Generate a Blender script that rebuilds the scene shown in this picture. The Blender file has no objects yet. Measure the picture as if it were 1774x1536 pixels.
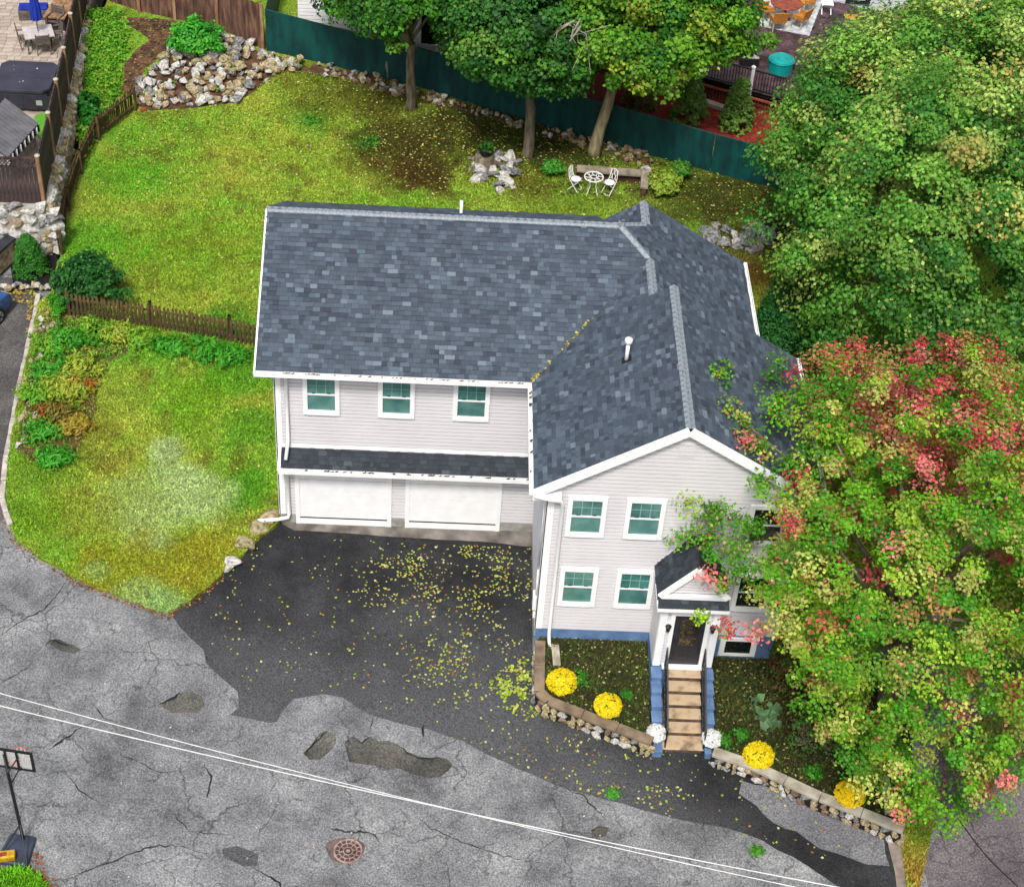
import bpy, math, random
import numpy as np
from mathutils import Vector, Matrix
from mathutils.geometry import delaunay_2d_cdt, convex_hull_2d
import bmesh
random.seed(7); RNG = np.random.default_rng(11)
SC = bpy.context.scene; COL = SC.collection
# ------------------------------------------------------------------ camera
IW, IH, FPX = 1774.0, 1536.0, 2971.0
CAM = np.array([5.014, -38.242, 37.673])
def _cam():
    y, p, r = [math.radians(a) for a in (2.954, -41.629, 4.358)]
    f = np.array([math.sin(y)*math.cos(p), math.cos(y)*math.cos(p), math.sin(p)])
    rt = np.array([math.cos(y), -math.sin(y), 0]); up = np.cross(rt, f)
    return math.cos(r)*rt+math.sin(r)*up, -math.sin(r)*rt+math.cos(r)*up, f
CR, CU, CF = _cam()
cd = bpy.data.cameras.new('camera'); cam = bpy.data.objects.new('camera', cd); COL.objects.link(cam)
cd.sensor_fit = 'HORIZONTAL'; cd.sensor_width = 36; cd.lens = FPX/IW*36; cd.clip_end = 2000; cd.clip_start = .5
cam.matrix_world = Matrix(((CR[0], CU[0], -CF[0], CAM[0]), (CR[1], CU[1], -CF[1], CAM[1]), (CR[2], CU[2], -CF[2], CAM[2]), (0, 0, 0, 1)))
SC.camera = cam
# ------------------------------------------------------------------ light
SUN_EL, SUN_AZ = 56.0, 192.0      # azimuth clockwise from +y
w = bpy.data.worlds.new('World'); SC.world = w; w.use_nodes = True
nt = w.node_tree; nt.nodes.clear()
out = nt.nodes.new('ShaderNodeOutputWorld'); bg = nt.nodes.new('ShaderNodeBackground'); bg.inputs[1].default_value = .068
sky = nt.nodes.new('ShaderNodeTexSky'); sky.sky_type = 'NISHITA'; sky.sun_disc = False
sky.sun_elevation = math.radians(SUN_EL); sky.sun_rotation = math.radians(SUN_AZ); sky.dust_density = 4; sky.air_density = 1.2
hs = nt.nodes.new('ShaderNodeHueSaturation'); hs.inputs['Saturation'].default_value = .28
nt.links.new(sky.outputs[0], hs.inputs['Color']); nt.links.new(hs.outputs[0], bg.inputs[0]); nt.links.new(bg.outputs[0], out.inputs[0])
sl = bpy.data.lights.new('sun', 'SUN'); sl.energy = 1.5; sl.angle = math.radians(10); sl.color = (1, .96, .9)
so = bpy.data.objects.new('sun', sl); COL.objects.link(so)
_e, _a = math.radians(SUN_EL), math.radians(SUN_AZ)
sd = Vector((math.sin(_a)*math.cos(_e), math.cos(_a)*math.cos(_e), math.sin(_e)))
so.rotation_euler = sd.to_track_quat('Z', 'Y').to_euler(); so.location = (0, -20, 60)
SC.view_settings.view_transform = 'Standard'; SC.view_settings.look = 'None'
SC.view_settings.exposure = 1.15; SC.view_settings.gamma = 1
SC.cycles.max_bounces = 6; SC.cycles.diffuse_bounces = 3; SC.cycles.transparent_max_bounces = 6
# ------------------------------------------------------------------ unprojection of points measured on the photograph
def ray(u, v):
    r = CF*FPX+CR*(u-IW/2)-CU*(v-IH/2); return r/np.linalg.norm(r)
def Z(u, v, z=0.):
    r = ray(u, v); return CAM+r*(z-CAM[2])/r[2]
def Y(u, v, y):
    r = ray(u, v); return CAM+r*(y-CAM[1])/r[1]
def ss(a, b, x):
    t = np.clip((np.asarray(x, float)-a)/(b-a), 0, 1); return t*t*(3-2*t)
PATIO = 2.6
def zroad(x, y):
    y = np.asarray(y, float); return .042*np.clip(y, -14, 0)+.03*np.clip(y, 0, 20)+0*np.asarray(x, float)
def zyard(x, y):
    x = np.asarray(x, float); y = np.asarray(y, float)
    return -.08+.055*np.clip(y+4, -3, 40)+.95*ss(20.5, 26, y)*ss(5, -4, x)+.45*ss(15, 20, y)*ss(-8, -9.5, x)*(1-ss(20.5, 26, y))
def zbed(x, y):
    k = ss(12.4, 12.9, x); y = np.asarray(y, float)
    return (.12+(y+8.5)*.09)*(1-k)+(-.04-.02*(y+8.5))*k
def G(u, v, f=zyard):
    z = 0.
    for _ in range(25):
        p = Z(u, v, z); z = .5*z+.5*float(f(p[0], p[1]))
    return Z(u, v, z)
def Gr(u, v): return G(u, v, zroad)
# ------------------------------------------------------------------ materials
def lin(r, g, b, k=.72):
    return tuple(k*((c/255)/12.92 if c/255 <= .04045 else ((c/255+.055)/1.055)**2.4) for c in (r, g, b))
def mat(name, c1, c2=None, scale=8., rough=.7, bump=0., bscale=None, attr=False, c3=None, spec=.4, metal=0., trans=0., detail=4., stretch=None, lo=.35, hi=.65):
    m = bpy.data.materials.new(name); m.use_nodes = True; n = m.node_tree.nodes; L = m.node_tree.links
    b = n['Principled BSDF']; b.inputs['Roughness'].default_value = rough; b.inputs['Metallic'].default_value = metal
    b.inputs['Specular IOR Level'].default_value = spec
    tc = n.new('ShaderNodeTexCoord'); src = tc.outputs['Object']
    if stretch:
        mp = n.new('ShaderNodeMapping'); mp.inputs['Scale'].default_value = stretch; L.new(src, mp.inputs[0]); src = mp.outputs[0]
    def noise(s, d=detail):
        t = n.new('ShaderNodeTexNoise'); t.inputs['Scale'].default_value = s; t.inputs['Detail'].default_value = d; L.new(src, t.inputs['Vector']); return t
    col = None
    if attr:
        a = n.new('ShaderNodeAttribute'); a.attribute_name = 'col'; col = a.outputs['Color']
        if c2 is not None:   # c1,c2 as grey multipliers
            t = noise(scale); r = n.new('ShaderNodeValToRGB'); L.new(t.outputs[0], r.inputs[0])
            r.color_ramp.elements[0].position = lo; r.color_ramp.elements[1].position = hi
            r.color_ramp.elements[0].color = (*c1, 1); r.color_ramp.elements[1].color = (*c2, 1)
            mx = n.new('ShaderNodeMixRGB'); mx.blend_type = 'MULTIPLY'; mx.inputs[0].default_value = 1
            L.new(col, mx.inputs[1]); L.new(r.outputs[0], mx.inputs[2]); col = mx.outputs[0]
    elif c2 is not None:
        t = noise(scale); r = n.new('ShaderNodeValToRGB'); L.new(t.outputs[0], r.inputs[0])
        r.color_ramp.elements[0].position = lo; r.color_ramp.elements[1].position = hi
        r.color_ramp.elements[0].color = (*c1, 1); r.color_ramp.elements[1].color = (*c2, 1)
        if c3 is not None:
            e = r.color_ramp.elements.new((lo+hi)/2); e.color = (*c3, 1)
        col = r.outputs[0]
    if col is not None: L.new(col, b.inputs['Base Color'])
    else: b.inputs['Base Color'].default_value = (*c1, 1)
    if bump:
        t = noise(bscale or scale*3); bp = n.new('ShaderNodeBump'); bp.inputs['Strength'].default_value = bump; bp.inputs['Distance'].default_value = .03
        L.new(t.outputs[0], bp.inputs['Height']); L.new(bp.outputs[0], b.inputs['Normal'])
    if trans:
        o = n['Material Output']; tr = n.new('ShaderNodeBsdfTranslucent'); mx = n.new('ShaderNodeMixShader'); mx.inputs[0].default_value = trans
        if col is not None: L.new(col, tr.inputs[0])
        else: tr.inputs[0].default_value = (*c1, 1)
        L.new(b.outputs[0], mx.inputs[1]); L.new(tr.outputs[0], mx.inputs[2]); L.new(mx.outputs[0], o.inputs[0])
    m.diffuse_color = (*c1, 1)
    return m
def asphalt(name, dark, mid, light, crack, crack_scale, seed, stain=None, wear=None):
    m = bpy.data.materials.new(name); m.use_nodes = True; n = m.node_tree.nodes; L = m.node_tree.links
    b = n['Principled BSDF']; b.inputs['Roughness'].default_value = .85; b.inputs['Specular IOR Level'].default_value = .3
    tc = n.new('ShaderNodeTexCoord'); mp = n.new('ShaderNodeMapping'); mp.inputs['Location'].default_value = (seed, seed*1.7, 0); L.new(tc.outputs['Object'], mp.inputs[0])
    def noise(s, d, rgh=.6):
        t = n.new('ShaderNodeTexNoise'); t.inputs['Scale'].default_value = s; t.inputs['Detail'].default_value = d; t.inputs['Roughness'].default_value = rgh; L.new(mp.outputs[0], t.inputs['Vector']); return t.outputs[0]
    def ramp(src, stops):
        r = n.new('ShaderNodeValToRGB'); L.new(src, r.inputs[0]); e = r.color_ramp.elements
        e[0].position, e[0].color = stops[0][0], (*stops[0][1], 1); e[1].position, e[1].color = stops[-1][0], (*stops[-1][1], 1)
        for p, c in stops[1:-1]: q = e.new(p); q.color = (*c, 1)
        return r.outputs[0]
    def mix(a, c, fac, mode='MULTIPLY'):
        x = n.new('ShaderNodeMixRGB'); x.blend_type = mode
        if isinstance(fac, float): x.inputs[0].default_value = fac
        else: L.new(fac, x.inputs[0])
        L.new(a, x.inputs[1])
        if isinstance(c, tuple): x.inputs[2].default_value = (*c, 1)
        else: L.new(c, x.inputs[2])
        return x.outputs[0]
    base = ramp(noise(.55, 6, .65), [(.32, dark), (.5, mid), (.68, light)])
    if wear:   # sealer worn thin towards the street
        sx = n.new('ShaderNodeSeparateXYZ'); L.new(tc.outputs['Object'], sx.inputs[0]); ma = n.new('ShaderNodeMath'); ma.operation = 'MULTIPLY_ADD'; L.new(noise(.5, 5), ma.inputs[0]); ma.inputs[1].default_value = 5.; m1 = n.new('ShaderNodeMath'); m1.operation = 'SUBTRACT'; L.new(sx.outputs['X'], m1.inputs[0]); m1.inputs[1].default_value = 7.; m2 = n.new('ShaderNodeMath'); m2.operation = 'MAXIMUM'; L.new(m1.outputs[0], m2.inputs[0]); m2.inputs[1].default_value = 0; m3 = n.new('ShaderNodeMath'); m3.operation = 'MULTIPLY_ADD'; L.new(m2.outputs[0], m3.inputs[0]); m3.inputs[1].default_value = 1.1; L.new(sx.outputs['Y'], m3.inputs[2]); L.new(m3.outputs[0], ma.inputs[2])
        mr = n.new('ShaderNodeMapRange'); L.new(ma.outputs[0], mr.inputs[0]); mr.inputs[1].default_value = wear[0]; mr.inputs[2].default_value = wear[1]; base = mix(base, wear[2], mr.outputs[0], 'MIX')
    grit = ramp(noise(19, 4, .8), [(.36, (.4,)*3), (.5, (.98,)*3), (.64, (1.75,)*3)])
    c = mix(base, grit, 1.)
    peb = ramp(noise(60, 2, .7), [(.62, (0,)*3), (.72, (1,)*3)]); c = mix(c, tuple(min(1, 2.2*q) for q in light), peb, 'MIX')
    # cracks: distorted voronoi edges, only in patches
    wn = n.new('ShaderNodeTexNoise'); wn.inputs['Scale'].default_value = 1.6; wn.inputs['Detail'].default_value = 5; L.new(mp.outputs[0], wn.inputs['Vector'])
    vm = n.new('ShaderNodeVectorMath'); vm.operation = 'MULTIPLY_ADD'; L.new(wn.outputs['Color'], vm.inputs[0]); vm.inputs[1].default_value = (1.1, 1.1, 0); L.new(mp.outputs[0], vm.inputs[2])
    for cs, wd, msk in ((crack_scale, .016, .42), (crack_scale*2.6, .035, .52), (crack_scale*7, .05, .6)):
        vo = n.new('ShaderNodeTexVoronoi'); vo.feature = 'DISTANCE_TO_EDGE'; vo.voronoi_dimensions = '2D'; vo.inputs['Scale'].default_value = cs; L.new(vm.outputs[0], vo.inputs['Vector'])
        line = ramp(vo.outputs['Distance'], [(0., (1,)*3), (wd, (0,)*3)])
        pm = ramp(noise(.35+.2*cs, 3), [(msk, (0,)*3), (msk+.1, (1,)*3)])
        x = n.new('ShaderNodeMath'); x.operation = 'MULTIPLY'; L.new(line, x.inputs[0]); L.new(pm, x.inputs[1])
        x2 = n.new('ShaderNodeMath'); x2.operation = 'MULTIPLY'; L.new(x.outputs[0], x2.inputs[0]); x2.inputs[1].default_value = crack
        c = mix(c, tuple(q*.25 for q in dark), x2.outputs[0], 'MIX')
    if stain:
        c = mix(c, stain, mix(ramp(noise(1.3, 4), [(.6, (0,)*3), (.78, (.7,)*3)]), (1., 1., 1.), 0.), 'MIX')
    L.new(c, b.inputs['Base Color'])
    bp = n.new('ShaderNodeBump'); bp.inputs['Strength'].default_value = .5; bp.inputs['Distance'].default_value = .02; L.new(noise(45, 3), bp.inputs['Height']); L.new(bp.outputs[0], b.inputs['Normal'])
    return m
M = {}
M['white'] = mat('white_paint', (.84, .84, .85), (.78, .78, .79), 3, .5)
M['gutter'] = mat('gutter_white', (.84, .84, .85), (.74, .74, .74), 2.5, .45, stretch=(1, 1, 3))
M['siding'] = mat('vinyl_siding', (.60, .58, .60), (.64, .62, .64), .8, .5)
M['siding_grey'] = mat('grey_vinyl_siding', (.56, .57, .62), (.62, .63, .68), .8, .5)
M['concrete'] = mat('concrete', lin(190, 188, 180), lin(150, 147, 140), 3, .85, .3, 30)
M['apron'] = mat('apron_concrete', lin(150, 142, 135), lin(95, 88, 84), 1.6, .9, .3, 30, c3=lin(125, 118, 112))
M['blue'] = mat('blue_foundation_paint', lin(116, 148, 192), lin(94, 124, 168), 3, .6, .25, 25)
M['glass'] = mat('teal_window_glass', lin(78, 132, 126), lin(112, 160, 152), 2, .06, spec=.6)
M['glass2'] = mat('teal_window_glass_dark', lin(40, 84, 84), lin(84, 150, 140), 1.1, .08, spec=.6)
M['glass3'] = mat('teal_window_glass_pale', lin(106, 156, 148), lin(66, 112, 110), 1.4, .06, spec=.6)
M['muntin'] = mat('grid_between_glass', lin(150, 195, 185), rough=.4)
M['darkglass'] = mat('dark_glass', (.01, .012, .012), rough=.05, spec=.6)
M['latch_dark'] = mat('blind_hardware', (.02, .03, .03))  # plain near-black finish of the sash latches
M['black'] = mat('black_metal', (.012, .012, .014), rough=.4)
M['door'] = mat('door_black_paint', lin(52, 54, 62), lin(40, 42, 50), 5, .35)
M['amber'] = mat('leaded_door_glass', lin(110, 95, 70), lin(40, 36, 30), 14, .15, c3=lin(75, 66, 50))
M['shingle'] = mat('asphalt_shingle', (.72,)*3, (1.22,)*3, 60, .72, .5, 90, attr=True, spec=.5)
M['ridge'] = mat('ridge_shingle', lin(172, 180, 188), lin(120, 130, 142), 9, .75, .4, 60)
M['step'] = mat('tan_concrete_step', lin(214, 192, 164), lin(132, 112, 92), 3.2, .85, .3, 30, c3=lin(208, 180, 145), lo=.28, hi=.72)
M['rail'] = M['black']
M['riser'] = mat('shaded_riser_concrete', lin(120, 100, 82), lin(70, 58, 48), 5, .9, .3, 30)  # darker brown paints in the shade lines below the tread noses
M['leaf'] = mat('leaf', (1, 1, 1), attr=True, rough=.55, trans=.28, spec=.3)
M['grass'] = mat('grass_blade', (1, 1, 1), attr=True, rough=.7, trans=.2, spec=.2)
M['lawn'] = mat('lawn_soil_and_turf', (.3,)*3, (1.15,)*3, 16, .95, .8, 50, attr=True, spec=.1)
M['bark'] = mat('bark', lin(158, 146, 124), lin(98, 88, 72), 6, .9, .6, 18, stretch=(1, 1, .25))
M['bark2'] = mat('pale_bark', lin(190, 176, 138), lin(136, 122, 92), 6, .9, .5, 18, stretch=(1, 1, .25))
M['twig'] = mat('dead_twig', lin(190, 185, 170), lin(140, 132, 118), 5, .9)
M['soil'] = mat('bed_soil', lin(62, 58, 28), lin(38, 30, 16), 5, .95, .6, 35, c3=lin(52, 42, 22))
M['mulch'] = mat('dark_mulch', lin(30, 26, 26), lin(14, 11, 12), 14, .95, .8, 50)
M['redmulch'] = mat('red_mulch', lin(178, 66, 42), lin(100, 32, 22), 9, .95, .8, 40, c3=lin(150, 50, 34))
M['brownsoil'] = mat('brown_soil', lin(120, 86, 62), lin(66, 46, 34), 3, .95, .7, 30, c3=lin(95, 68, 46))
M['teal'] = mat('teal_fence_panel', lin(0, 84, 80), lin(4, 56, 58), 2.2, .6, .2, 20, c3=lin(2, 70, 70), stretch=(1.5, 1.5, .5))
M['wood_dark'] = mat('weathered_dark_wood', lin(98, 80, 76), lin(52, 42, 42), 7, .85, .4, 25, stretch=(1, 1, .2), c3=lin(74, 60, 58))
M['wood_brown'] = mat('weathered_brown_wood', lin(142, 104, 84), lin(80, 54, 46), 6, .85, .4, 25, stretch=(1, 1, .2), c3=lin(108, 78, 64))
M['wood_old'] = mat('old_picket_wood', lin(118, 96, 58), lin(58, 46, 30), 7, .9, .4, 25, stretch=(1, 1, .25), c3=lin(88, 70, 44))
M['post'] = mat('tan_post', lin(190, 150, 112), lin(140, 102, 74), 5, .8, stretch=(1, 1, .3))
M['cap'] = mat('pale_post_cap', lin(215, 205, 190), lin(180, 168, 150), 5, .8)
M['deck'] = mat('purple_brown_decking', lin(110, 84, 92), lin(62, 44, 50), 3, .6, .2, 20, c3=lin(84, 62, 68))
M['deckrail'] = mat('red_brown_rail', lin(190, 104, 76), lin(140, 68, 50), 4, .6)
M['paver'] = mat('beige_paver', lin(215, 200, 185), lin(172, 156, 142), 2.5, .8, .2, 20)
M['paver2'] = mat('beige_paver_dark', lin(196, 180, 166), lin(158, 142, 130), 2.5, .8, .2, 20)
M['tub'] = mat('charcoal_plastic', lin(58, 60, 72), lin(46, 48, 58), 2, .4)
M['tubcover'] = mat('charcoal_vinyl', lin(66, 66, 84), lin(52, 52, 68), 1.2, .45)
M['greymetal'] = mat('grey_ribbed_metal', lin(126, 124, 130), lin(100, 98, 104), 1.5, .5)
M['bluecloth'] = mat('blue_canvas', lin(20, 60, 190), lin(10, 36, 140), 5, .8)
M['greywood'] = mat('grey_teak', lin(128, 118, 108), lin(88, 80, 74), 6, .8)
M['tabletop'] = mat('pale_table_top', lin(225, 215, 215), lin(196, 186, 186), 3, .5)
M['wicker'] = mat('orange_wicker', lin(232, 160, 70), lin(186, 116, 40), 20, .7, .4, 60)
M['redtable'] = mat('red_brown_table', lin(170, 80, 46), lin(120, 50, 28), 6, .4)
M['rug'] = mat('pale_patterned_rug', lin(225, 230, 232), lin(170, 178, 184), 4, .9, .2, 30)
M['turq'] = mat('turquoise_vinyl', lin(10, 180, 175), lin(0, 150, 150), 2, .4)
M['planter'] = mat('white_planter_glaze', lin(225, 220, 210), lin(150, 142, 135), 5, .6)
M['yellow'] = mat('yellow_plastic', lin(220, 180, 30), lin(180, 130, 30), 6, .6)
M['hoopbase'] = mat('slate_plastic', lin(72, 80, 100), lin(56, 62, 80), 2, .5)
M['orange'] = mat('orange_rim', lin(226, 110, 86), rough=.5)
M['net'] = mat('white_net', (.75, .75, .75))
M['clear'] = mat('clear_acrylic', (.8, .8, .8), rough=.1)
_n = M['clear'].node_tree; _n.nodes['Principled BSDF'].inputs['Alpha'].default_value = .25
M['iron'] = mat('rusty_iron', lin(196, 168, 160), lin(150, 116, 108), 8, .8, .3, 40)
M['iron_dark'] = mat('dark_iron', lin(92, 78, 78), lin(70, 56, 56), 9, .8)
M['rust'] = mat('rusty_dirt', lin(128, 110, 104), lin(84, 74, 70), 7, .95, .5, 40)
M['cable'] = mat('pale_cable', (.8, .8, .8), (.6, .6, .6), 1.2, .5, stretch=(3, 3, 3))
M['seam'] = mat('black_seam', (.008, .008, .009), rough=.7)
M['whiteiron'] = mat('white_iron', (.8, .8, .79), rough=.4)
M['timber'] = mat('pale_stone_slab', lin(176, 164, 146), lin(128, 116, 100), 3, .9, .3, 25)
M['curb'] = mat('granite_kerb', lin(225, 215, 208), lin(172, 160, 152), 4, .85, .3, 30)
M['capstone'] = mat('granite_cap', lin(206, 198, 182), lin(158, 148, 130), 2.2, .85, .3, 30)
M['capstone2'] = mat('brown_concrete_cap', lin(156, 136, 112), lin(112, 96, 78), 2.2, .85, .3, 30)
M['carpaint'] = mat('blue_car_paint', lin(40, 90, 150), rough=.15, spec=.6)
M['tyre'] = mat('tyre_rubber', (.012, .012, .012), rough=.8)
M['alloy'] = mat('silver_alloy', lin(215, 218, 222), rough=.3, metal=.5)
M['ground'] = mat('far_ground', lin(90, 110, 45), lin(60, 78, 34), .3, .95)
M['road'] = asphalt('old_road_asphalt', lin(86, 87, 90), lin(128, 129, 132), lin(158, 159, 161), .7, .42, 3.)
M['drive'] = asphalt('sealed_drive_asphalt', lin(22, 23, 26), lin(40, 41, 44), lin(62, 63, 66), .15, .25, 9., wear=(.2, -4.8, lin(88, 89, 92)))
M['patch'] = asphalt('grey_patch_asphalt', lin(92, 92, 98), lin(118, 118, 123), lin(134, 134, 138), .25, .2, 5.)
M['sidedrive'] = asphalt('purple_grey_asphalt', lin(92, 84, 90), lin(116, 107, 112), lin(132, 124, 128), .6, .3, 14.)
M['pothole'] = asphalt('pothole_floor', lin(66, 66, 62), lin(92, 92, 86), lin(116, 114, 108), .5, .9, 21., stain=lin(135, 108, 98))
STONE = [mat('stone_%s' % n, a, b, 5, .9, .5, 22, c3=c) for n, a, b, c in (
    ('white', lin(236, 232, 224), lin(140, 138, 134), lin(205, 202, 196)), ('grey', lin(170, 168, 166), lin(84, 84, 86), lin(130, 130, 130)),
    ('tan', lin(216, 198, 164), lin(126, 108, 82), lin(180, 160, 126)), ('buff', lin(205, 190, 150), lin(120, 108, 74), lin(170, 158, 120)),
    ('brown', lin(168, 140, 116), lin(92, 74, 60), lin(132, 108, 88)))]
# ------------------------------------------------------------------ object helpers
def thing(name, label, cat, loc=(0, 0, 0), group=None, rz=0.):
    o = bpy.data.objects.new(name, None); COL.objects.link(o); o.location = loc; o.rotation_euler = (0, 0, rz)
    o.empty_display_size = .1; o['label'] = label; o['category'] = cat
    if group: o['group'] = group
    return o
def tag(o, label, cat, group=None):
    o['label'] = label; o['category'] = cat
    if group: o['group'] = group
    return o
def struct(o, label=None):
    o['kind'] = 'structure'
    return o
def root_of(p):
    while p.parent: p = p.parent
    return p
def link(name, me, parent=None, loc=None, m=None):
    o = bpy.data.objects.new(name, me); COL.objects.link(o)
    if parent: o.parent = parent
    if loc is not None: o.location = loc
    if m is not None and not me.materials: me.materials.append(m)
    return o
def copy_tree(o, parent=None):
    c = o.copy(); COL.objects.link(c); c.parent = parent
    for ch in list(o.children): copy_tree(ch, c)
    return c
class MB:
    def __init__(s): s.v = []; s.f = []; s.c = []
    def add(s, vs, fs, col=None):
        k = len(s.v); s.v += [tuple(map(float, a)) for a in vs]; s.f += [tuple(i+k for i in f) for f in fs]
        if col is not None: s.c += [col]*len(vs)
        return s
    def box(s, a, b, col=None):
        (x0, y0, z0), (x1, y1, z1) = a, b
        x0, x1 = min(x0, x1), max(x0, x1); y0, y1 = min(y0, y1), max(y0, y1); z0, z1 = min(z0, z1), max(z0, z1)
        return s.add([(x0, y0, z0), (x1, y0, z0), (x1, y1, z0), (x0, y1, z0), (x0, y0, z1), (x1, y0, z1), (x1, y1, z1), (x0, y1, z1)],
                     [(0, 3, 2, 1), (4, 5, 6, 7), (0, 1, 5, 4), (1, 2, 6, 5), (2, 3, 7, 6), (3, 0, 4, 7)], col)
    def beam(s, p, q, w, h, up=(0, 0, 1), col=None):
        p = Vector(p); q = Vector(q); d = (q-p).normalized(); u = Vector(up)
        sd_ = d.cross(u)
        if sd_.length < 1e-4: sd_ = d.cross(Vector((1, 0, 0)))
        sd_.normalize(); u = sd_.cross(d).normalized()
        vs = [e+sd_*a*w/2+u*b*h/2 for e in (p, q) for a, b in ((-1, -1), (1, -1), (1, 1), (-1, 1))]
        return s.add(vs, [(0, 1, 2, 3), (7, 6, 5, 4), (0, 4, 5, 1), (1, 5, 6, 2), (2, 6, 7, 3), (3, 7, 4, 0)], col)
    def tube(s, path, r, n=8, close=True, col=None):
        P = [Vector(p) for p in path]; rr = r if hasattr(r, '__len__') else [r]*len(P)
        k0 = len(s.v); prev = None; vs = []
        for i, p in enumerate(P):
            d = (P[min(i+1, len(P)-1)]-P[max(i-1, 0)]).normalized()
            if prev is None:
                a = d.cross(Vector((0, 0, 1)));  a = a if a.length > .05 else d.cross(Vector((1, 0, 0)))
            else: a = prev-d*prev.dot(d)
            a.normalize(); prev = a; b = d.cross(a)
            vs += [p+(a*math.cos(t)+b*math.sin(t))*rr[i] for t in [2*math.pi*j/n for j in range(n)]]
        fs = [(i*n+j, i*n+(j+1) % n, (i+1)*n+(j+1) % n, (i+1)*n+j) for i in range(len(P)-1) for j in range(n)]
        if close: fs += [tuple(range(n))[::-1], tuple((len(P)-1)*n+j for j in range(n))]
        return s.add(vs, fs, col)
    def lathe(s, c, prof, n=20, col=None):
        c = Vector(c); vs = [c+Vector((r*math.cos(2*math.pi*j/n), r*math.sin(2*math.pi*j/n), z)) for r, z in prof for j in range(n)]
        fs = [(i*n+j, i*n+(j+1) % n, (i+1)*n+(j+1) % n, (i+1)*n+j) for i in range(len(prof)-1) for j in range(n)]
        fs += [tuple(range(n))[::-1], tuple((len(prof)-1)*n+j for j in range(n))]
        return s.add(vs, fs, col)
    def prism(s, poly, off):   # polygon of 3D points extruded by vector off
        P = [Vector(p) for p in poly]; o = Vector(off); n = len(P)
        return s.add(P+[p+o for p in P], [tuple(range(n))[::-1], tuple(range(n, 2*n))]+[(i, (i+1) % n, n+(i+1) % n, n+i) for i in range(n)])
    def build(s, name, m, parent=None, world=True, smooth=False, kind=None, bevel=0.):
        off = Vector((0, 0, 0))
        if parent and world: off = root_of(parent).location
        me = bpy.data.meshes.new(name); me.from_pydata([(a[0]-off.x, a[1]-off.y, a[2]-off.z) for a in s.v], [], s.f)
        if s.c:
            at = me.color_attributes.new('col', 'FLOAT_COLOR', 'POINT'); at.data.foreach_set('color', np.array([(*c, 1) for c in s.c], np.float32).ravel())
        bm = bmesh.new(); bm.from_mesh(me); bmesh.ops.recalc_face_normals(bm, faces=bm.faces); bm.to_mesh(me); bm.free()
        if smooth: me.polygons.foreach_set('use_smooth', [True]*len(me.polygons))
        me.materials.append(M[m] if isinstance(m, str) else m)
        o = link(name, me, parent)
        if bevel:
            bv = o.modifiers.new('bevel', 'BEVEL'); bv.width = bevel; bv.segments = 2; bv.limit_method = 'ANGLE'
        if kind: o['kind'] = kind
        return o
def tri_mesh(name, V, T, C, m, parent=None, off=None, kind=None):
    me = bpy.data.meshes.new(name); V = np.asarray(V, np.float32)
    if off is not None: V = V-np.asarray(off, np.float32)
    T = np.asarray(T, np.int32); n = T.shape[1]
    me.vertices.add(len(V)); me.vertices.foreach_set('co', V.ravel())
    me.loops.add(T.size); me.loops.foreach_set('vertex_index', T.ravel())
    me.polygons.add(len(T)); me.polygons.foreach_set('loop_start', np.arange(0, T.size, n, dtype=np.int32))
    if C is not None:
        at = me.color_attributes.new('col', 'FLOAT_COLOR', 'POINT')
        at.data.foreach_set('color', np.c_[C, np.ones(len(C))].astype(np.float32).ravel())
    me.update(calc_edges=True)
    me.materials.append(M[m] if isinstance(m, str) else m)
    o = link(name, me, parent)
    if kind: o['kind'] = kind
    return o
def vnoise(x, y, s, seed=0):
    x = np.asarray(x, float)/s+seed*17.3; y = np.asarray(y, float)/s+seed*9.1
    xi = np.floor(x).astype(np.int64); yi = np.floor(y).astype(np.int64); fx = x-xi; fy = y-yi
    fx = fx*fx*(3-2*fx); fy = fy*fy*(3-2*fy)
    def h(a, b):
        n = (a*374761393+b*668265263+seed*974634777) & 0xffffffff; n = ((n ^ (n >> 13))*1274126177) & 0xffffffff
        return ((n ^ (n >> 16)) & 0xffff)/65535.
    return (h(xi, yi)*(1-fx)+h(xi+1, yi)*fx)*(1-fy)+(h(xi, yi+1)*(1-fx)+h(xi+1, yi+1)*fx)*fy
def pip(poly, x, y):
    x = np.asarray(x); y = np.asarray(y); ins = np.zeros(x.shape, bool); n = len(poly)
    for i in range(n):
        (x0, y0), (x1, y1) = poly[i], poly[(i+1) % n]
        c = ((y0 > y) != (y1 > y)) & (x < (x1-x0)*(y-y0)/((y1-y0) or 1e-12)+x0); ins ^= c
    return ins
def densify(poly, step, jag=0.):
    o = []
    for i in range(len(poly)):
        a = np.array(poly[i][:2], float); b = np.array(poly[(i+1) % len(poly)][:2], float); d = np.linalg.norm(b-a); k = max(1, int(d/step))
        nr = np.array([-(b-a)[1], (b-a)[0]])/max(d, 1e-6)
        for j in range(k):
            o.append(tuple(a+(b-a)*j/k+(nr*random.uniform(-jag, jag) if jag and j else 0)))
    return o
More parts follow.
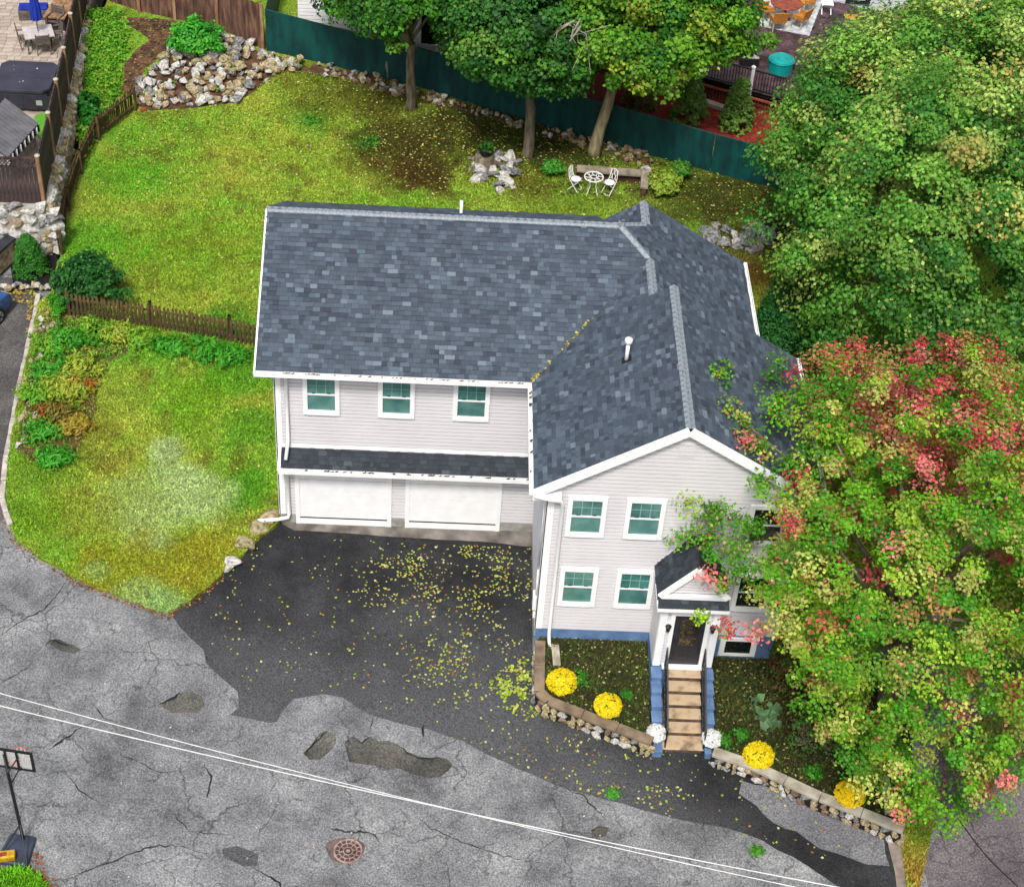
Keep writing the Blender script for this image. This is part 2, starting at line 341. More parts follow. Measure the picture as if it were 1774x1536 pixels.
def sheet(name, poly, zf, m, step=.6, dz=0., skirt=0., jag=0., holes=(), colf=None, parent=None, kind='structure'):
    P = densify(poly, step*.8, jag); n = len(P); edges = [(i, (i+1) % n) for i in range(n)]; V = list(P)
    for h in holes:
        k = len(V); V += h; edges += [(k+i, k+(i+1) % len(h)) for i in range(len(h))]
    xs = [p[0] for p in P]; ys = [p[1] for p in P]
    gx, gy = np.meshgrid(np.arange(min(xs)+.01, max(xs), step), np.arange(min(ys)+.013, max(ys), step)); gx = gx.ravel(); gy = gy.ravel()
    gx = gx+RNG.uniform(-.2, .2, gx.size)*step; gy = gy+RNG.uniform(-.2, .2, gy.size)*step
    k = pip(P, gx, gy); V += list(zip(gx[k], gy[k]))
    r = delaunay_2d_cdt([Vector((a, b)) for a, b in V], edges, [list(range(n))], 1, 1e-5)
    vo = np.array([(a.x, a.y) for a in r[0]]); T = [tuple(t) for t in r[2]]
    for h in holes:
        cc = np.array([vo[list(t)].mean(0) for t in T]); ins = pip(h, cc[:, 0], cc[:, 1]); T = [t for t, q in zip(T, ins) if not q]
    z = zf(vo[:, 0], vo[:, 1])+dz
    V3 = np.c_[vo, z]; T = np.array(T)
    a, b, c = V3[T[:, 0]], V3[T[:, 1]], V3[T[:, 2]]; flip = np.cross(b-a, c-a)[:, 2] < 0; T[flip] = T[flip][:, ::-1]
    if skirt:
        pz = np.array([float(zf(x, y))+dz for x, y in P]); k = len(V3)
        V3 = np.r_[V3, np.c_[np.array(P), pz], np.c_[np.array(P), pz-skirt]]
        q = [(k+i, k+n+i, k+n+(i+1) % n) for i in range(n)]+[(k+i, k+n+(i+1) % n, k+(i+1) % n) for i in range(n)]
        T = np.r_[T, np.array(q)]
    C = colf(V3[:, 0], V3[:, 1]) if colf else None
    o = tri_mesh(name, V3, T, C, m, parent, off=(root_of(parent).location if parent else None)); 
    if kind: o['kind'] = kind
    return o
# rocks
def rock_mesh(name, m, seed, pts=16, flat=.7, ang=1.):
    r = np.random.default_rng(seed); p = r.normal(size=(pts, 3)); p /= np.linalg.norm(p, axis=1)[:, None]; p *= r.uniform(.85, 1.12, (pts, 1)); p[:, 2] *= flat
    bm = bmesh.new(); vs = [bm.verts.new(q*.5) for q in p]; res = bmesh.ops.convex_hull(bm, input=vs)
    bmesh.ops.delete(bm, geom=[e for e in bm.verts if not e.link_faces], context='VERTS')
    me = bpy.data.meshes.new(name); bm.to_mesh(me); bm.free(); me.materials.append(m); return me
ROCKS = [rock_mesh('stone', STONE[i % 5], 100+i, 15+i % 4, .75) for i in range(20)]
def stone(parent, x, y, z, s, idx=None, sx=1., sz=1., rz=None, name='stone', tilt=.25):
    me = ROCKS[idx if idx is not None else random.randrange(len(ROCKS))]
    o = link(name, me, parent); rl = root_of(parent).location
    o.location = (x-rl.x, y-rl.y, z-rl.z); o.scale = (s*sx, s, s*sz); o.rotation_euler = (random.uniform(-tilt, tilt), random.uniform(-tilt, tilt), random.uniform(0, 6.3) if rz is None else rz)
    return o
# foliage
def foliage(name, cl, cr, nper, leaf, cols, m='leaf', parent=None, flat=.75, upw=.6, jit=.5, seed=1, wide=.8, shell=.5, kind=None, out=None, var=.25, mixc=.12):
    r = np.random.default_rng(seed); cl = np.asarray(cl, float); N = len(cl); cr = np.broadcast_to(np.asarray(cr, float), (N,)); cols = np.broadcast_to(np.asarray(cols, float), (N, 3))
    idx = np.repeat(np.arange(N), nper); n = len(idx)
    d = r.normal(size=(n, 3)); d /= np.linalg.norm(d, axis=1)[:, None]; rad = r.uniform(0, 1, n)**shell
    p = cl[idx]+d*(rad*cr[idx])[:, None]*np.array([1, 1, flat])
    nr = d*.6+np.array([0, 0, upw])+r.normal(size=(n, 3))*jit
    if out is not None: nr += out[idx]*.5
    nr /= np.linalg.norm(nr, axis=1)[:, None]
    t = r.normal(size=(n, 3)); t -= nr*np.sum(t*nr, 1)[:, None]; t /= np.linalg.norm(t, axis=1)[:, None]
    s = np.cross(nr, t); L = leaf*r.uniform(.65, 1.3, n)[:, None]
    b = p-t*L*.5; tip = p+t*L*.5-nr*L*.12; mid = p-t*L*.05
    V = np.stack([b, mid+s*L*.5*wide-nr*L*.1, tip, mid-s*L*.5*wide-nr*L*.1], 1).reshape(-1, 3)
    k = np.arange(n)*4; T = np.r_[np.c_[k, k+1, k+2], np.c_[k, k+2, k+3]]
    swap = r.uniform(size=n) < mixc; ci = np.where(swap, r.integers(0, N, n), idx)
    c = cols[ci]*r.uniform(1-var, 1+var, (n, 1))*r.uniform(.92, 1.08, (n, 3))
    C = np.repeat(c, 4, 0)
    return tri_mesh(name, V, T, C, m, parent, off=(np.array(root_of(parent).location) if parent else None), kind=kind)
def crown_clumps(center, rad, n, seed, low=-.55, inner=.3, lump=.22):
    r = np.random.default_rng(seed); d = r.normal(size=(n*2, 3)); d /= np.linalg.norm(d, axis=1)[:, None]
    d = d[d[:, 2] > low][:n]; az = np.arctan2(d[:, 1], d[:, 0])
    lumps = 1+lump*(np.sin(az*3+seed)*.5+np.sin(az*5+d[:, 2]*4+seed*2)*.5)*np.sqrt(1-d[:, 2]**2+.05)+r.uniform(-.12, .12, len(d))
    q = np.where(r.uniform(size=len(d)) < inner, r.uniform(.45, .85, len(d)), r.uniform(.86, 1., len(d)))*lumps
    return np.asarray(center)+d*q[:, None]*np.asarray(rad), d
def tree(name, label, base, center, rad, n, nper, leaf, colf, seed, trunk_r=.22, fork=.45, bark='bark', cr=(.5, .85), low=-.55, nl=12, group=None, flat=.75, lump=.22, lean=None, inner=.3, mixc=.12, keep=None):
    t = thing(name, label, 'tree', tuple(base), group); r = np.random.default_rng(seed); base = np.asarray(base, float); center = np.asarray(center, float)
    fk = base+(center-base)*fork; fk[0:2] = base[0:2]+(center-base)[0:2]*fork*.6
    path = [base+np.array([0, 0, -.15]), base+np.array([0, 0, .35])]+[base+(fk-base)*q+np.array([r.uniform(-.06, .06), r.uniform(-.06, .06), 0]) for q in (.35, .7, 1)]
    mb = MB(); mb.tube(path, [trunk_r*1.45, trunk_r*1.08, trunk_r, trunk_r*.92, trunk_r*.8], 10); top = fk+(center-fk)*.9
    mb.tube([fk, fk+(top-fk)*.5+r.uniform(-.3, .3, 3), top], [trunk_r*.8, trunk_r*.5, trunk_r*.2], 8); mb.build('trunk', bark, t, smooth=True)
    cl, d = crown_clumps(center, rad, n, seed, low, inner, lump)
    if keep is not None: q_ = keep(d); cl, d = cl[q_], d[q_]
    for i in range(nl):
        tgt = cl[r.integers(len(cl))]; a = fk+(top-fk)*r.uniform(0, .7); mid = a+(tgt-a)*.5+np.array([0, 0, .4])+r.uniform(-.3, .3, 3)
        MB().tube([a, mid, tgt], [trunk_r*.4, trunk_r*.22, trunk_r*.06], 6).build('limb', bark, t, smooth=True)
    cols = colf(cl, d, r)
    foliage('crown', cl, r.uniform(cr[0], cr[1], len(cl)), nper, leaf, cols, parent=t, seed=seed+1, out=d, flat=flat, mixc=mixc)
    return t
def shrub(name, label, base, rad, n, nper, leaf, c1, c2, seed, cat='shrub', low=-.2, shape='round', cr=.22, group=None, accents=None, flat=.8, wide=.8, up=.6, stem=True):
    base = np.asarray(base, float); t = thing(name, label, cat, tuple(base), group); r = np.random.default_rng(seed)
    if shape == 'cone':
        h = r.uniform(0, 1, n)**.8; az = r.uniform(0, 6.283, n); q = (1-h)**.55*r.uniform(.72, 1., n)
        cl = base+np.c_[np.cos(az)*q*rad[0], np.sin(az)*q*rad[1], h*rad[2]+.05]; d = np.c_[np.cos(az), np.sin(az), .3+0*az]
    else:
        cl, d = crown_clumps(base+np.array([0, 0, rad[2]*.75]), rad, n, seed, low, .45, .4); cl = cl+r.normal(size=cl.shape)*np.asarray(rad)*.09
        cl[:, 2] = np.maximum(cl[:, 2], base[2]+.05)
    f = r.uniform(0, 1, (len(cl), 1)); cols = np.array(c1)*(1-f)+np.array(c2)*f
    if accents is not None:
        for col, pr in accents: k = r.uniform(size=len(cl)) < pr; cols[k] = np.array(col)
    if stem:
        mb = MB()
        for i in range(4): mb.tube([base+np.array([0, 0, -.05]), cl[r.integers(len(cl))]], [.035, .012], 5)
        mb.build('stem', 'bark', t)
    foliage('foliage', cl, cr, nper, leaf, cols, parent=t, seed=seed+5, out=d, flat=flat, wide=wide, upw=up)
    return t
# ------------------------------------------------------------------ ground
def gp(pts, f=zyard): return [tuple(G(u, v, f)[:2]) for u, v in pts]
far = sheet('ground', [(-260, -260), (260, -260), (260, 300), (-260, 300)], lambda x, y: 0*x-1.2, 'ground', 20)
def hole(pts, k, ox, oy): return [tuple(q) for q in densify(gp([(ox+a/k, oy+b/k) for a, b in pts], zroad), 0.25, .05)]
H2 = hole([(455, 640), (480, 600), (540, 575), (590, 610), (640, 630), (710, 570), (800, 610), (900, 605), (1000, 645), (1100, 720), (1200, 760), (1300, 790), (1400, 770), (1500, 790), (1560, 850), (1520, 910), (1440, 970), (1330, 990), (1230, 970), (1100, 930), (1020, 890), (960, 880), (880, 910), (840, 880), (750, 860), (600, 840), (500, 820), (480, 740)], 5.913, 520, 1180)
H1 = hole([(30, 730), (100, 670), (160, 580), (210, 530), (270, 500), (330, 540), (370, 570), (360, 640), (330, 690), (300, 720), (200, 800), (100, 800)], 5.913, 520, 1180)
H3 = hole([(650, 800), (700, 765), (760, 740), (820, 760), (830, 800), (800, 830), (700, 830)], 2.342, 0, 880)
H4 = hole([(200, 545), (240, 530), (300, 555), (330, 575), (300, 590), (250, 580)], 2.342, 0, 880)
H5 = hole([(250, 685), (280, 668), (315, 675), (305, 705), (270, 712)], 2.03, 900, 1100)
HOLES = [H1, H2, H3, H4, H5]
sheet('road', [(-40, -40), (45, -40), (45, 3), (9, 3), (-6.5, 2.5), (-8, 13.5), (-40, 13.5)], zroad, 'road', .9, holes=HOLES)
for h, dep in zip(HOLES, (.05, .075, .05, .04, .09)):
    c = np.mean(h, 0); n = len(h); V = [(x, y, float(zroad(x, y))) for x, y in h]
    inner = [tuple(c+(np.array(p)-c)*.93) for p in h]; V += [(x, y, float(zroad(x, y))-dep) for x, y in inner]
    V += [tuple(c+(np.array(p)-c)*.5)+(float(zroad(*(c+(np.array(p)-c)*.5)))-dep*1.2,) for p in h]
    mb = MB(); mb.add(V, [(i, (i+1) % n, n+(i+1) % n, n+i) for i in range(n)]+[(n+i, n+(i+1) % n, 2*n+(i+1) % n, 2*n+i) for i in range(n)]+[tuple(range(2*n, 3*n))])
    struct(mb.build('pothole', 'pothole'))
drive_poly = gp([(490, 885), (462, 905), (400, 955), (375, 980), (325, 1025), (290, 1052), (296, 1064), (330, 1105), (352, 1125), (358, 1150), (385, 1175), (412, 1198), (414, 1225), (398, 1238), (425, 1243), (465, 1252), (480, 1250), (488, 1232), (510, 1210), (560, 1202), (595, 1208), (625, 1230), (648, 1240), (690, 1252), (740, 1262), (800, 1282), (850, 1310), (920, 1340), (985, 1368), (1050, 1385), (1110, 1402), (1180, 1420), (1250, 1432), (1320, 1455), (1400, 1500), (1470, 1545), (1570, 1570), (1552, 1500), (1545, 1440), (1420, 1370), (1300, 1310), (1230, 1290), (1130, 1270), (965, 1195), (945, 1080), (940, 905)], zroad)
sheet('driveway', drive_poly, zroad, 'drive', .5, dz=.008, jag=.035)
sheet('asphalt_patch', gp([(1285, 1352), (1330, 1362), (1420, 1402), (1500, 1436), (1532, 1455), (1541, 1500), (1500, 1497), (1450, 1478), (1420, 1470), (1380, 1440), (1340, 1425), (1310, 1395), (1280, 1375)], zroad), zroad, 'patch', .4, dz=.014, jag=.06)
sheet('asphalt_patch', gp([(385, 1470), (410, 1465), (448, 1480), (445, 1500), (420, 1500), (388, 1485)], zroad), zroad, 'drive', .3, dz=.012, jag=.03)
M['leftdrive'] = asphalt('dark_side_asphalt', lin(66, 64, 64), lin(88, 86, 86), lin(112, 110, 108), .3, .4, 31.)
sheet('side_driveway', gp([(70, 515), (55, 600), (40, 660), (20, 760), (8, 840), (6, 900), (-40, 905), (-300, 900), (-300, 480), (0, 480), (60, 485)], zroad), zroad, 'leftdrive', .6, dz=.01, jag=.03)
sheet('garage_apron', gp([(484, 900), (926, 920), (926, 948), (900, 946), (850, 940), (700, 931), (580, 923), (510, 919), (490, 909)], zroad), zroad, 'apron', .4, dz=.018, jag=.015)
struct(bpy.data.objects['garage_apron'])
sheet('side_driveway', gp([(1612, 1350), (1640, 1420), (1610, 1470), (1600, 1500), (1618, 1580), (1950, 1580), (1950, 1250), (1640, 1250)], zroad), zroad, 'sidedrive', .6, dz=.01)
# --- lawn
BL = [(*G(u, v)[:2], r, c, s) for u, v, r, c, s in [
    (250, 310, 1.2, lin(112, 186, 44), .75), (190, 300, 1.4, lin(112, 180, 46), .7), (150, 420, 1.5, lin(110, 184, 44), .7), (220, 235, 1.2, lin(108, 182, 46), .7), (330, 440, 2.5, lin(125, 165, 30), .4),
    (540, 205, 1.0, lin(96, 170, 46), .6), (640, 245, .9, lin(60, 130, 35), .8), (700, 265, 2.4, lin(86, 66, 32), .85), (735, 300, 1.4, lin(84, 60, 30), .8), (760, 235, 2.6, lin(84, 80, 34), .8), (870, 225, 3., lin(66, 72, 28), .85), (1000, 250, 2.5, lin(62, 66, 28), .85), (660, 190, 1.6, lin(96, 90, 40), .7), (910, 320, 1.2, lin(120, 96, 44), .7),
    (1200, 340, 3., lin(88, 100, 38), .75), (1280, 350, 2.5, lin(70, 76, 32), .75), (1320, 440, 2., lin(100, 84, 46), .75), (1345, 400, 1.2, lin(70, 46, 34), .8), (1300, 480, 1.2, lin(120, 84, 34), .7), (560, 150, 2., lin(105, 120, 36), .6), (640, 170, 2.5, lin(96, 104, 36), .6), (980, 340, 2., lin(110, 140, 40), .5),
    (420, 640, 1.5, lin(92, 166, 36), .75), (400, 560, 1.2, lin(84, 154, 40), .75), (440, 740, 1.2, lin(96, 166, 40), .75), (430, 850, 1.0, lin(85, 165, 30), .8), (330, 700, 1.5, lin(120, 175, 30), .6),
    (300, 830, .9, lin(180, 205, 130), .85), (285, 780, .6, lin(184, 205, 140), .85), (330, 870, 1.3, lin(186, 208, 138), .85), (230, 870, 1.3, lin(176, 198, 112), .75), (250, 910, 1.2, lin(180, 200, 120), .8), (150, 900, 1.4, lin(160, 170, 60), .6), (380, 850, .6, lin(175, 200, 120), .7),
    (200, 980, 1.6, lin(160, 160, 40), .7), (340, 970, 1.6, lin(165, 160, 40), .75), (60, 900, 1., lin(120, 165, 30), .6), (240, 1025, .7, lin(166, 196, 116), .75), (285, 1045, .6, lin(160, 198, 122), .8), (170, 990, .4, lin(166, 196, 110), .7), (280, 940, .4, lin(180, 200, 126), .7), (90, 790, 1.5, lin(115, 150, 40), .6), (150, 740, 1.2, lin(140, 150, 50), .5)]]
def lawncol(x, y):
    x = np.asarray(x, float); y = np.asarray(y, float)
    f = np.clip(.55*vnoise(x, y, 2.6, 1)+.35*vnoise(x, y, .8, 2)+.2*vnoise(x, y, .35, 3)-.1, 0, 1)[:, None]
    c = (np.array(lin(116, 180, 50))*(1-f)+np.array(lin(186, 186, 74))*f)*1.04
    k = np.clip((vnoise(x, y, .5, 4)-.62)*4, 0, 1)[:, None]*.5; c = c*(1-k)+np.array(lin(112, 92, 40))*k
    spk = (.82+.4*vnoise(x, y, .11, 12))[:, None]
    for bx, by, r, col, s in BL:
        wob = .6*vnoise(x, y, .7, 6)+.4*vnoise(x, y, .25, 7)
        d = np.hypot(x-bx, y-by)/r; w_ = (s*ss(1.25, .45, d+(wob-.5)*.9))[:, None]; c = c*(1-w_)+np.array(col)*w_
    return c*spk
lawn_poly = gp([(8, 850), (10, 880), (14, 905), (30, 935), (75, 968), (130, 1000), (215, 1035), (255, 1052), (290, 1060), (330, 1040), (385, 992), (440, 940), (478, 908)])+[(.05, .05), (.05, .5), (8.2, .5), (8.2, -4.6), (14.7, -4.6), (24, -3.5), (34, 8), (40, 46), (-9.8, 46)]+[(-10.05, 26.5)]+gp([(140, 100), (139, 176), (137, 254), (118, 360), (105, 437), (88, 505), (66, 522), (50, 600), (32, 690), (15, 780)])
sheet('lawn', lawn_poly, zyard, 'lawn', .32, skirt=.5, colf=lawncol, jag=.05)
edge = gp([(8, 850), (14, 905), (30, 935), (130, 1000), (215, 1035), (290, 1060), (330, 1040), (385, 992)]); edge2 = gp([(2, 850), (6, 912), (24, 945), (126, 1008), (212, 1043), (290, 1070), (336, 1046), (392, 998)])[::-1]
def scatter(poly, dens, seed):
    P = np.array(poly); a, b = P.min(0), P.max(0); r = np.random.default_rng(seed); n = int((b[0]-a[0])*(b[1]-a[1])*dens)
    x = r.uniform(a[0], b[0], n); y = r.uniform(a[1], b[1], n); k = pip(poly, x, y); return x[k], y[k], r
def blades(name, poly, dens, zf, colf, seed, h=(.04, .09), wd=.022, excl=None, kind='stuff', bright=1.15):
    x, y, r = scatter(poly, dens, seed)
    if excl is not None: k = ~excl(x, y); x, y = x[k], y[k]
    n = len(x); z = zf(x, y); az = r.uniform(0, 6.283, n); L = r.uniform(*h, n); ln = r.uniform(.2, 1.1, n); a2 = r.uniform(0, 6.283, n); wd = wd*r.uniform(.7, 1.6, n)
    dx, dy = np.cos(az)*wd, np.sin(az)*wd
    V = np.stack([np.c_[x-dx, y-dy, z], np.c_[x+dx, y+dy, z], np.c_[x+np.cos(a2)*L*ln, y+np.sin(a2)*L*ln, z+L]], 1).reshape(-1, 3)
    c = colf(x, y)*r.uniform(.55, 1.6, (n, 1))*bright*r.uniform(.9, 1.1, (n, 3))
    o = tri_mesh(name, V, np.arange(3*n).reshape(-1, 3), np.repeat(c, 3, 0), 'grass', kind=kind); return o
vis = [p for p in gp([(4, 850), (10, 905), (30, 935), (130, 1000), (290, 1060), (385, 992), (478, 908)])]+[(0, 0), (0, 7.9), (9, 8.2), (14, 5.6), (15, 1), (19, 0), (20, 18)]+gp([(1335, 322), (1120, 262), (900, 203), (720, 148), (480, 122), (420, 178), (330, 190), (235, 195), (160, 290), (122, 400), (112, 440), (95, 505), (70, 525), (30, 700)])
g1 = blades('lawn_grass', vis, 620, zyard, lawncol, 3); tag(g1, 'short mottled green and yellow grass of the yard', 'grass')
def leaves(name, poly, dens, zf, cols, seed, size=(.06, .13), dz=.012, wgt=None, m='leaf', tilt=.35):
    x, y, r = scatter(poly, dens, seed)
    if wgt is not None: k = r.uniform(size=len(x)) < wgt(x, y); x, y = x[k], y[k]
    n = len(x); z = zf(x, y)+dz; az = r.uniform(0, 6.283, n); L = r.uniform(*size, n); t = np.c_[np.cos(az), np.sin(az), r.uniform(-tilt, tilt, n)*.5]; s = np.c_[-np.sin(az), np.cos(az), r.uniform(-tilt, tilt, n)]
    p = np.c_[x, y, z+.03*tilt]; L = L[:, None]
    V = np.stack([p-t*L*.5, p+s*L*.38, p+t*L*.5, p-s*L*.38], 1).reshape(-1, 3); k = np.arange(n)*4
    C = np.array(cols)[r.integers(len(cols), size=n)]*r.uniform(.75, 1.2, (n, 1))
    o = tri_mesh(name, V, np.r_[np.c_[k, k+1, k+2], np.c_[k, k+2, k+3]], np.repeat(C, 4, 0), m, kind='stuff'); return o
YL = [lin(215, 215, 110), lin(190, 205, 80), lin(235, 230, 165), lin(170, 195, 70), lin(225, 205, 90)]
tag(leaves('fallen_leaves', vis, 24, zyard, YL+[lin(190, 200, 90), lin(160, 120, 60)], 5, (.06, .12), .07, lambda x, y: np.clip(.15+.9*ss(13, 22, y), 0, 1)*np.where(y > 9, 1, .25)), 'small pale leaves scattered over the lawn', 'leaves')
tag(leaves('edge_leaves', edge+edge2, 150, lambda x, y: zroad(x, y)+.02, [lin(200, 120, 60), lin(160, 96, 50), lin(190, 160, 90), lin(130, 80, 44)], 15, (.05, .1), .02), 'rusty leaf litter along the lawn edge by the road', 'leaves')
dp = np.array([Gr(u, v)[:2] for u, v in [(760, 1000), (860, 970), (905, 1180), (800, 1130), (1080, 1340)]])
def drivew(x, y):
    d = np.zeros(len(x))+.06
    for (bx, by), r, s in zip(dp, (2.6, 1.9, 1.3, 2.2, 2.4), (.75, 1., .6, .45, .35)):
        d = np.maximum(d, s*ss(1.2, .2, np.hypot(x-bx, y-by)/r))
    d *= .35+1.3*ss(.4, .7, vnoise(x, y, .5, 21))
    return np.clip(d, 0, 1)
drp = gp([(480, 930), (415, 967), (330, 1060), (420, 1200), (600, 1200), (760, 1270), (1000, 1370), (1250, 1430), (1400, 1500), (1545, 1440), (1300, 1315), (1230, 1300), (1130, 1285), (950, 1210), (927, 1100), (924, 950)], zroad)
tag(leaves('driveway_leaves', drp, 105, zroad, YL+[lin(215, 225, 150), lin(180, 205, 70), lin(190, 130, 60)], 8, (.045, .11), .016, drivew), 'yellow green leaves strewn over the dark driveway', 'leaves')
lc = Gr(905, 1185)[:2]; lp = [(lc[0]+1.0*math.cos(a), lc[1]+1.4*math.sin(a)) for a in np.linspace(0, 6.28, 14)[:-1]]
tag(leaves('leaf_heap', lp, 330, zroad, [lin(200, 220, 80), lin(165, 200, 60), lin(225, 225, 120)], 31, (.07, .15), .04, lambda x, y: ss(.3, .75, vnoise(x, y, .3, 3))*ss(1.3, .3, np.hypot((x-lc[0])/.8, (y-lc[1])/1.1)), tilt=.8), 'drift of yellow green leaves beside the front bed corner', 'leaves')
lp = gp([(0, 1120), (1540, 1500), (1300, 1620), (0, 1620)], zroad)
tag(leaves('road_specks', lp, .8, zroad, [lin(230, 230, 220), lin(210, 200, 150), lin(180, 150, 110)], 9, (.04, .08), .012), 'sparse pale leaf litter on the grey road', 'leaves')
# grass strip beside the right hand driveway and grass corner under the hoop
strip = gp([(1545, 1340), (1610, 1360), (1618, 1430), (1605, 1480), (1585, 1580), (1570, 1540), (1560, 1450), (1540, 1415)], zroad)
def stripcol(x, y):
    f = vnoise(x, y, .5, 3)[:, None]; c = np.array(lin(130, 170, 50))*(1-f)+np.array(lin(186, 150, 70))*f; return c
sheet('grass_strip', strip, lambda x, y: zroad(x, y)+.05, 'lawn', .2, skirt=.1, colf=stripcol)
tag(blades('strip_grass', strip, 900, lambda x, y: zroad(x, y)+.05, stripcol, 6, (.05, .14)), 'green and rusty brown grass strip beside the right driveway', 'grass')
corner = gp([(-60, 1500), (0, 1512), (40, 1506), (70, 1520), (88, 1550), (100, 1620), (-60, 1620)], zroad)
cornc = lambda x, y: np.array(lin(120, 190, 40))*(.8+.5*vnoise(x, y, .3, 2))[:, None]
sheet('grass_corner', corner, lambda x, y: zroad(x, y)+.08, 'lawn', .2, skirt=.12, colf=cornc)
tag(blades('corner_grass', corner, 1500, lambda x, y: zroad(x, y)+.08, cornc, 7, (.08, .2), .03), 'bright green grass corner below the basketball hoop', 'grass')
rim = gp([(20, 1470), (70, 1480), (100, 1530), (110, 1560), (90, 1570), (60, 1510)], zroad)
tag(leaves('rusty_leaves', rim, 120, zroad, [lin(215, 130, 80), lin(190, 110, 60), lin(160, 80, 50)], 4, (.06, .12), .02), 'rusty leaves along the edge of the grass corner', 'leaves')
tag(leaves('brown_litter', gp([(600, 170), (900, 225), (1130, 275), (1330, 330), (1370, 450), (1290, 480), (1200, 350), (900, 335), (650, 300)]), 26, zyard, [lin(110, 80, 44), lin(84, 60, 36), lin(140, 120, 60)], 88, (.06, .13), .05), 'brown leaf litter in the shade of the back trees', 'leaves')
# front bed
bedL = gp([(932, 1095), (934, 1200), (950, 1216), (1125, 1287), (1133, 1080)], zbed)
bedR = gp([(1228, 1120), (1234, 1306), (1300, 1328), (1420, 1384), (1540, 1425), (1560, 1300), (1560, 1060), (1320, 1060)], zbed)
bedL = bedL[:4]+[(11.2, -4.75), (7.8, -4.75)]
bedR = [(12.75, -4.75)]+bedR[1:5]+[(18.2, -9.5), (19, -4.75)]
for b_, nm in ((bedL, 'garden_bed'), (bedR, 'garden_bed')):
    struct(sheet(nm, b_, zbed, 'soil', .3, skirt=.4))
def bedcol(x, y): 
    f = vnoise(x, y, .6, 5)[:, None]; return np.array(lin(58, 84, 30))*(1-f)+np.array(lin(92, 104, 46))*f
for b_, sd_, lb in ((bedL, 12, 'left of the steps'), (bedR, 13, 'right of the steps')):
    tag(blades('bed_grass', b_, 620, zbed, bedcol, sd_, (.04, .1)), 'thin dark grass on the front bed '+lb, 'grass')
    tag(leaves('bed_leaves', b_, 26, zbed, [lin(170, 165, 90), lin(200, 195, 130), lin(120, 90, 40)], sd_+5, (.05, .1), .05), 'small pale leaves on the front bed '+lb, 'leaves')
# ------------------------------------------------------------------ house
X2, ZE, PT, YR, XL, YF, YE, XB, YB, XA, YA, XRB, XRA, EY = 7.84, 6.47, .622, 3.75, 7.41, -4.79, -5.05, 11.305, 1.12, 10.76, 5.85, 15.2, 14.11, -.51
ZR = ZE+(YR-EY)*PT; ZA = ZE+(XA-XL)*PT; ZB = ZE+(XB-XL)*PT; XH = XA-(ZR-ZA)/PT
house = thing('house', 'large grey sided house with dark shingle roof and two white garage doors', 'house', (7, 0, 0))
HO = house.location
def part(mb, name, m, parent=house, **k): return mb.build(name, m, parent, **k)
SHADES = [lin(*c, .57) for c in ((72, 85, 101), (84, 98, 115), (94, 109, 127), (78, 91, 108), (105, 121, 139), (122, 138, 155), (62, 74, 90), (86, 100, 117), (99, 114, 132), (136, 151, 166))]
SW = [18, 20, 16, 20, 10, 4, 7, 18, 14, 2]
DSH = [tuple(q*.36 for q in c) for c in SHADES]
WID = (.11, .16, .21, .26, .31); EXP = .142
def clip_poly(P, Q):   # convex clip of P by CCW Q
    for i in range(len(Q)):
        a, b = Q[i], Q[(i+1) % len(Q)]; o = []
        f = lambda p: (b[0]-a[0])*(p[1]-a[1])-(b[1]-a[1])*(p[0]-a[0])
        for j in range(len(P)):
            p, q = P[j], P[(j+1) % len(P)]; fp, fq = f(p), f(q)
            if fp >= 0: o.append(p)
            if (fp > 0) != (fq > 0) and abs(fp-fq) > 1e-12:
                t = fp/(fp-fq); o.append((p[0]+(q[0]-p[0])*t, p[1]+(q[1]-p[1])*t))
        P = o
        if len(P) < 3: return []
    return P
def area(P): return .5*sum(P[i][0]*P[(i+1) % len(P)][1]-P[(i+1) % len(P)][0]*P[i][1] for i in range(len(P)))
TAB = {}
def tab_mesh(wi, si, sh, thick):
    key = (wi, si, thick)
    if key not in TAB:
        w_ = WID[wi]-.006; t = thick; mb = MB()
        mb.add([(0, 0, 0), (w_, 0, 0), (w_, EXP+.02, 0), (0, EXP+.02, 0), (0, 0, t), (w_, 0, t), (w_, EXP+.02, .003), (0, EXP+.02, .003)], [(4, 5, 6, 7), (0, 1, 5, 4), (1, 2, 6, 5), (3, 0, 4, 7)], sh[si])
        me = bpy.data.meshes.new('shingle'); me.from_pydata(mb.v, [], mb.f)
        at = me.color_attributes.new('col', 'FLOAT_COLOR', 'POINT'); at.data.foreach_set('color', np.array([(*c, 1) for c in mb.c], np.float32).ravel()); me.materials.append(M['shingle']); TAB[key] = me
    return TAB[key]
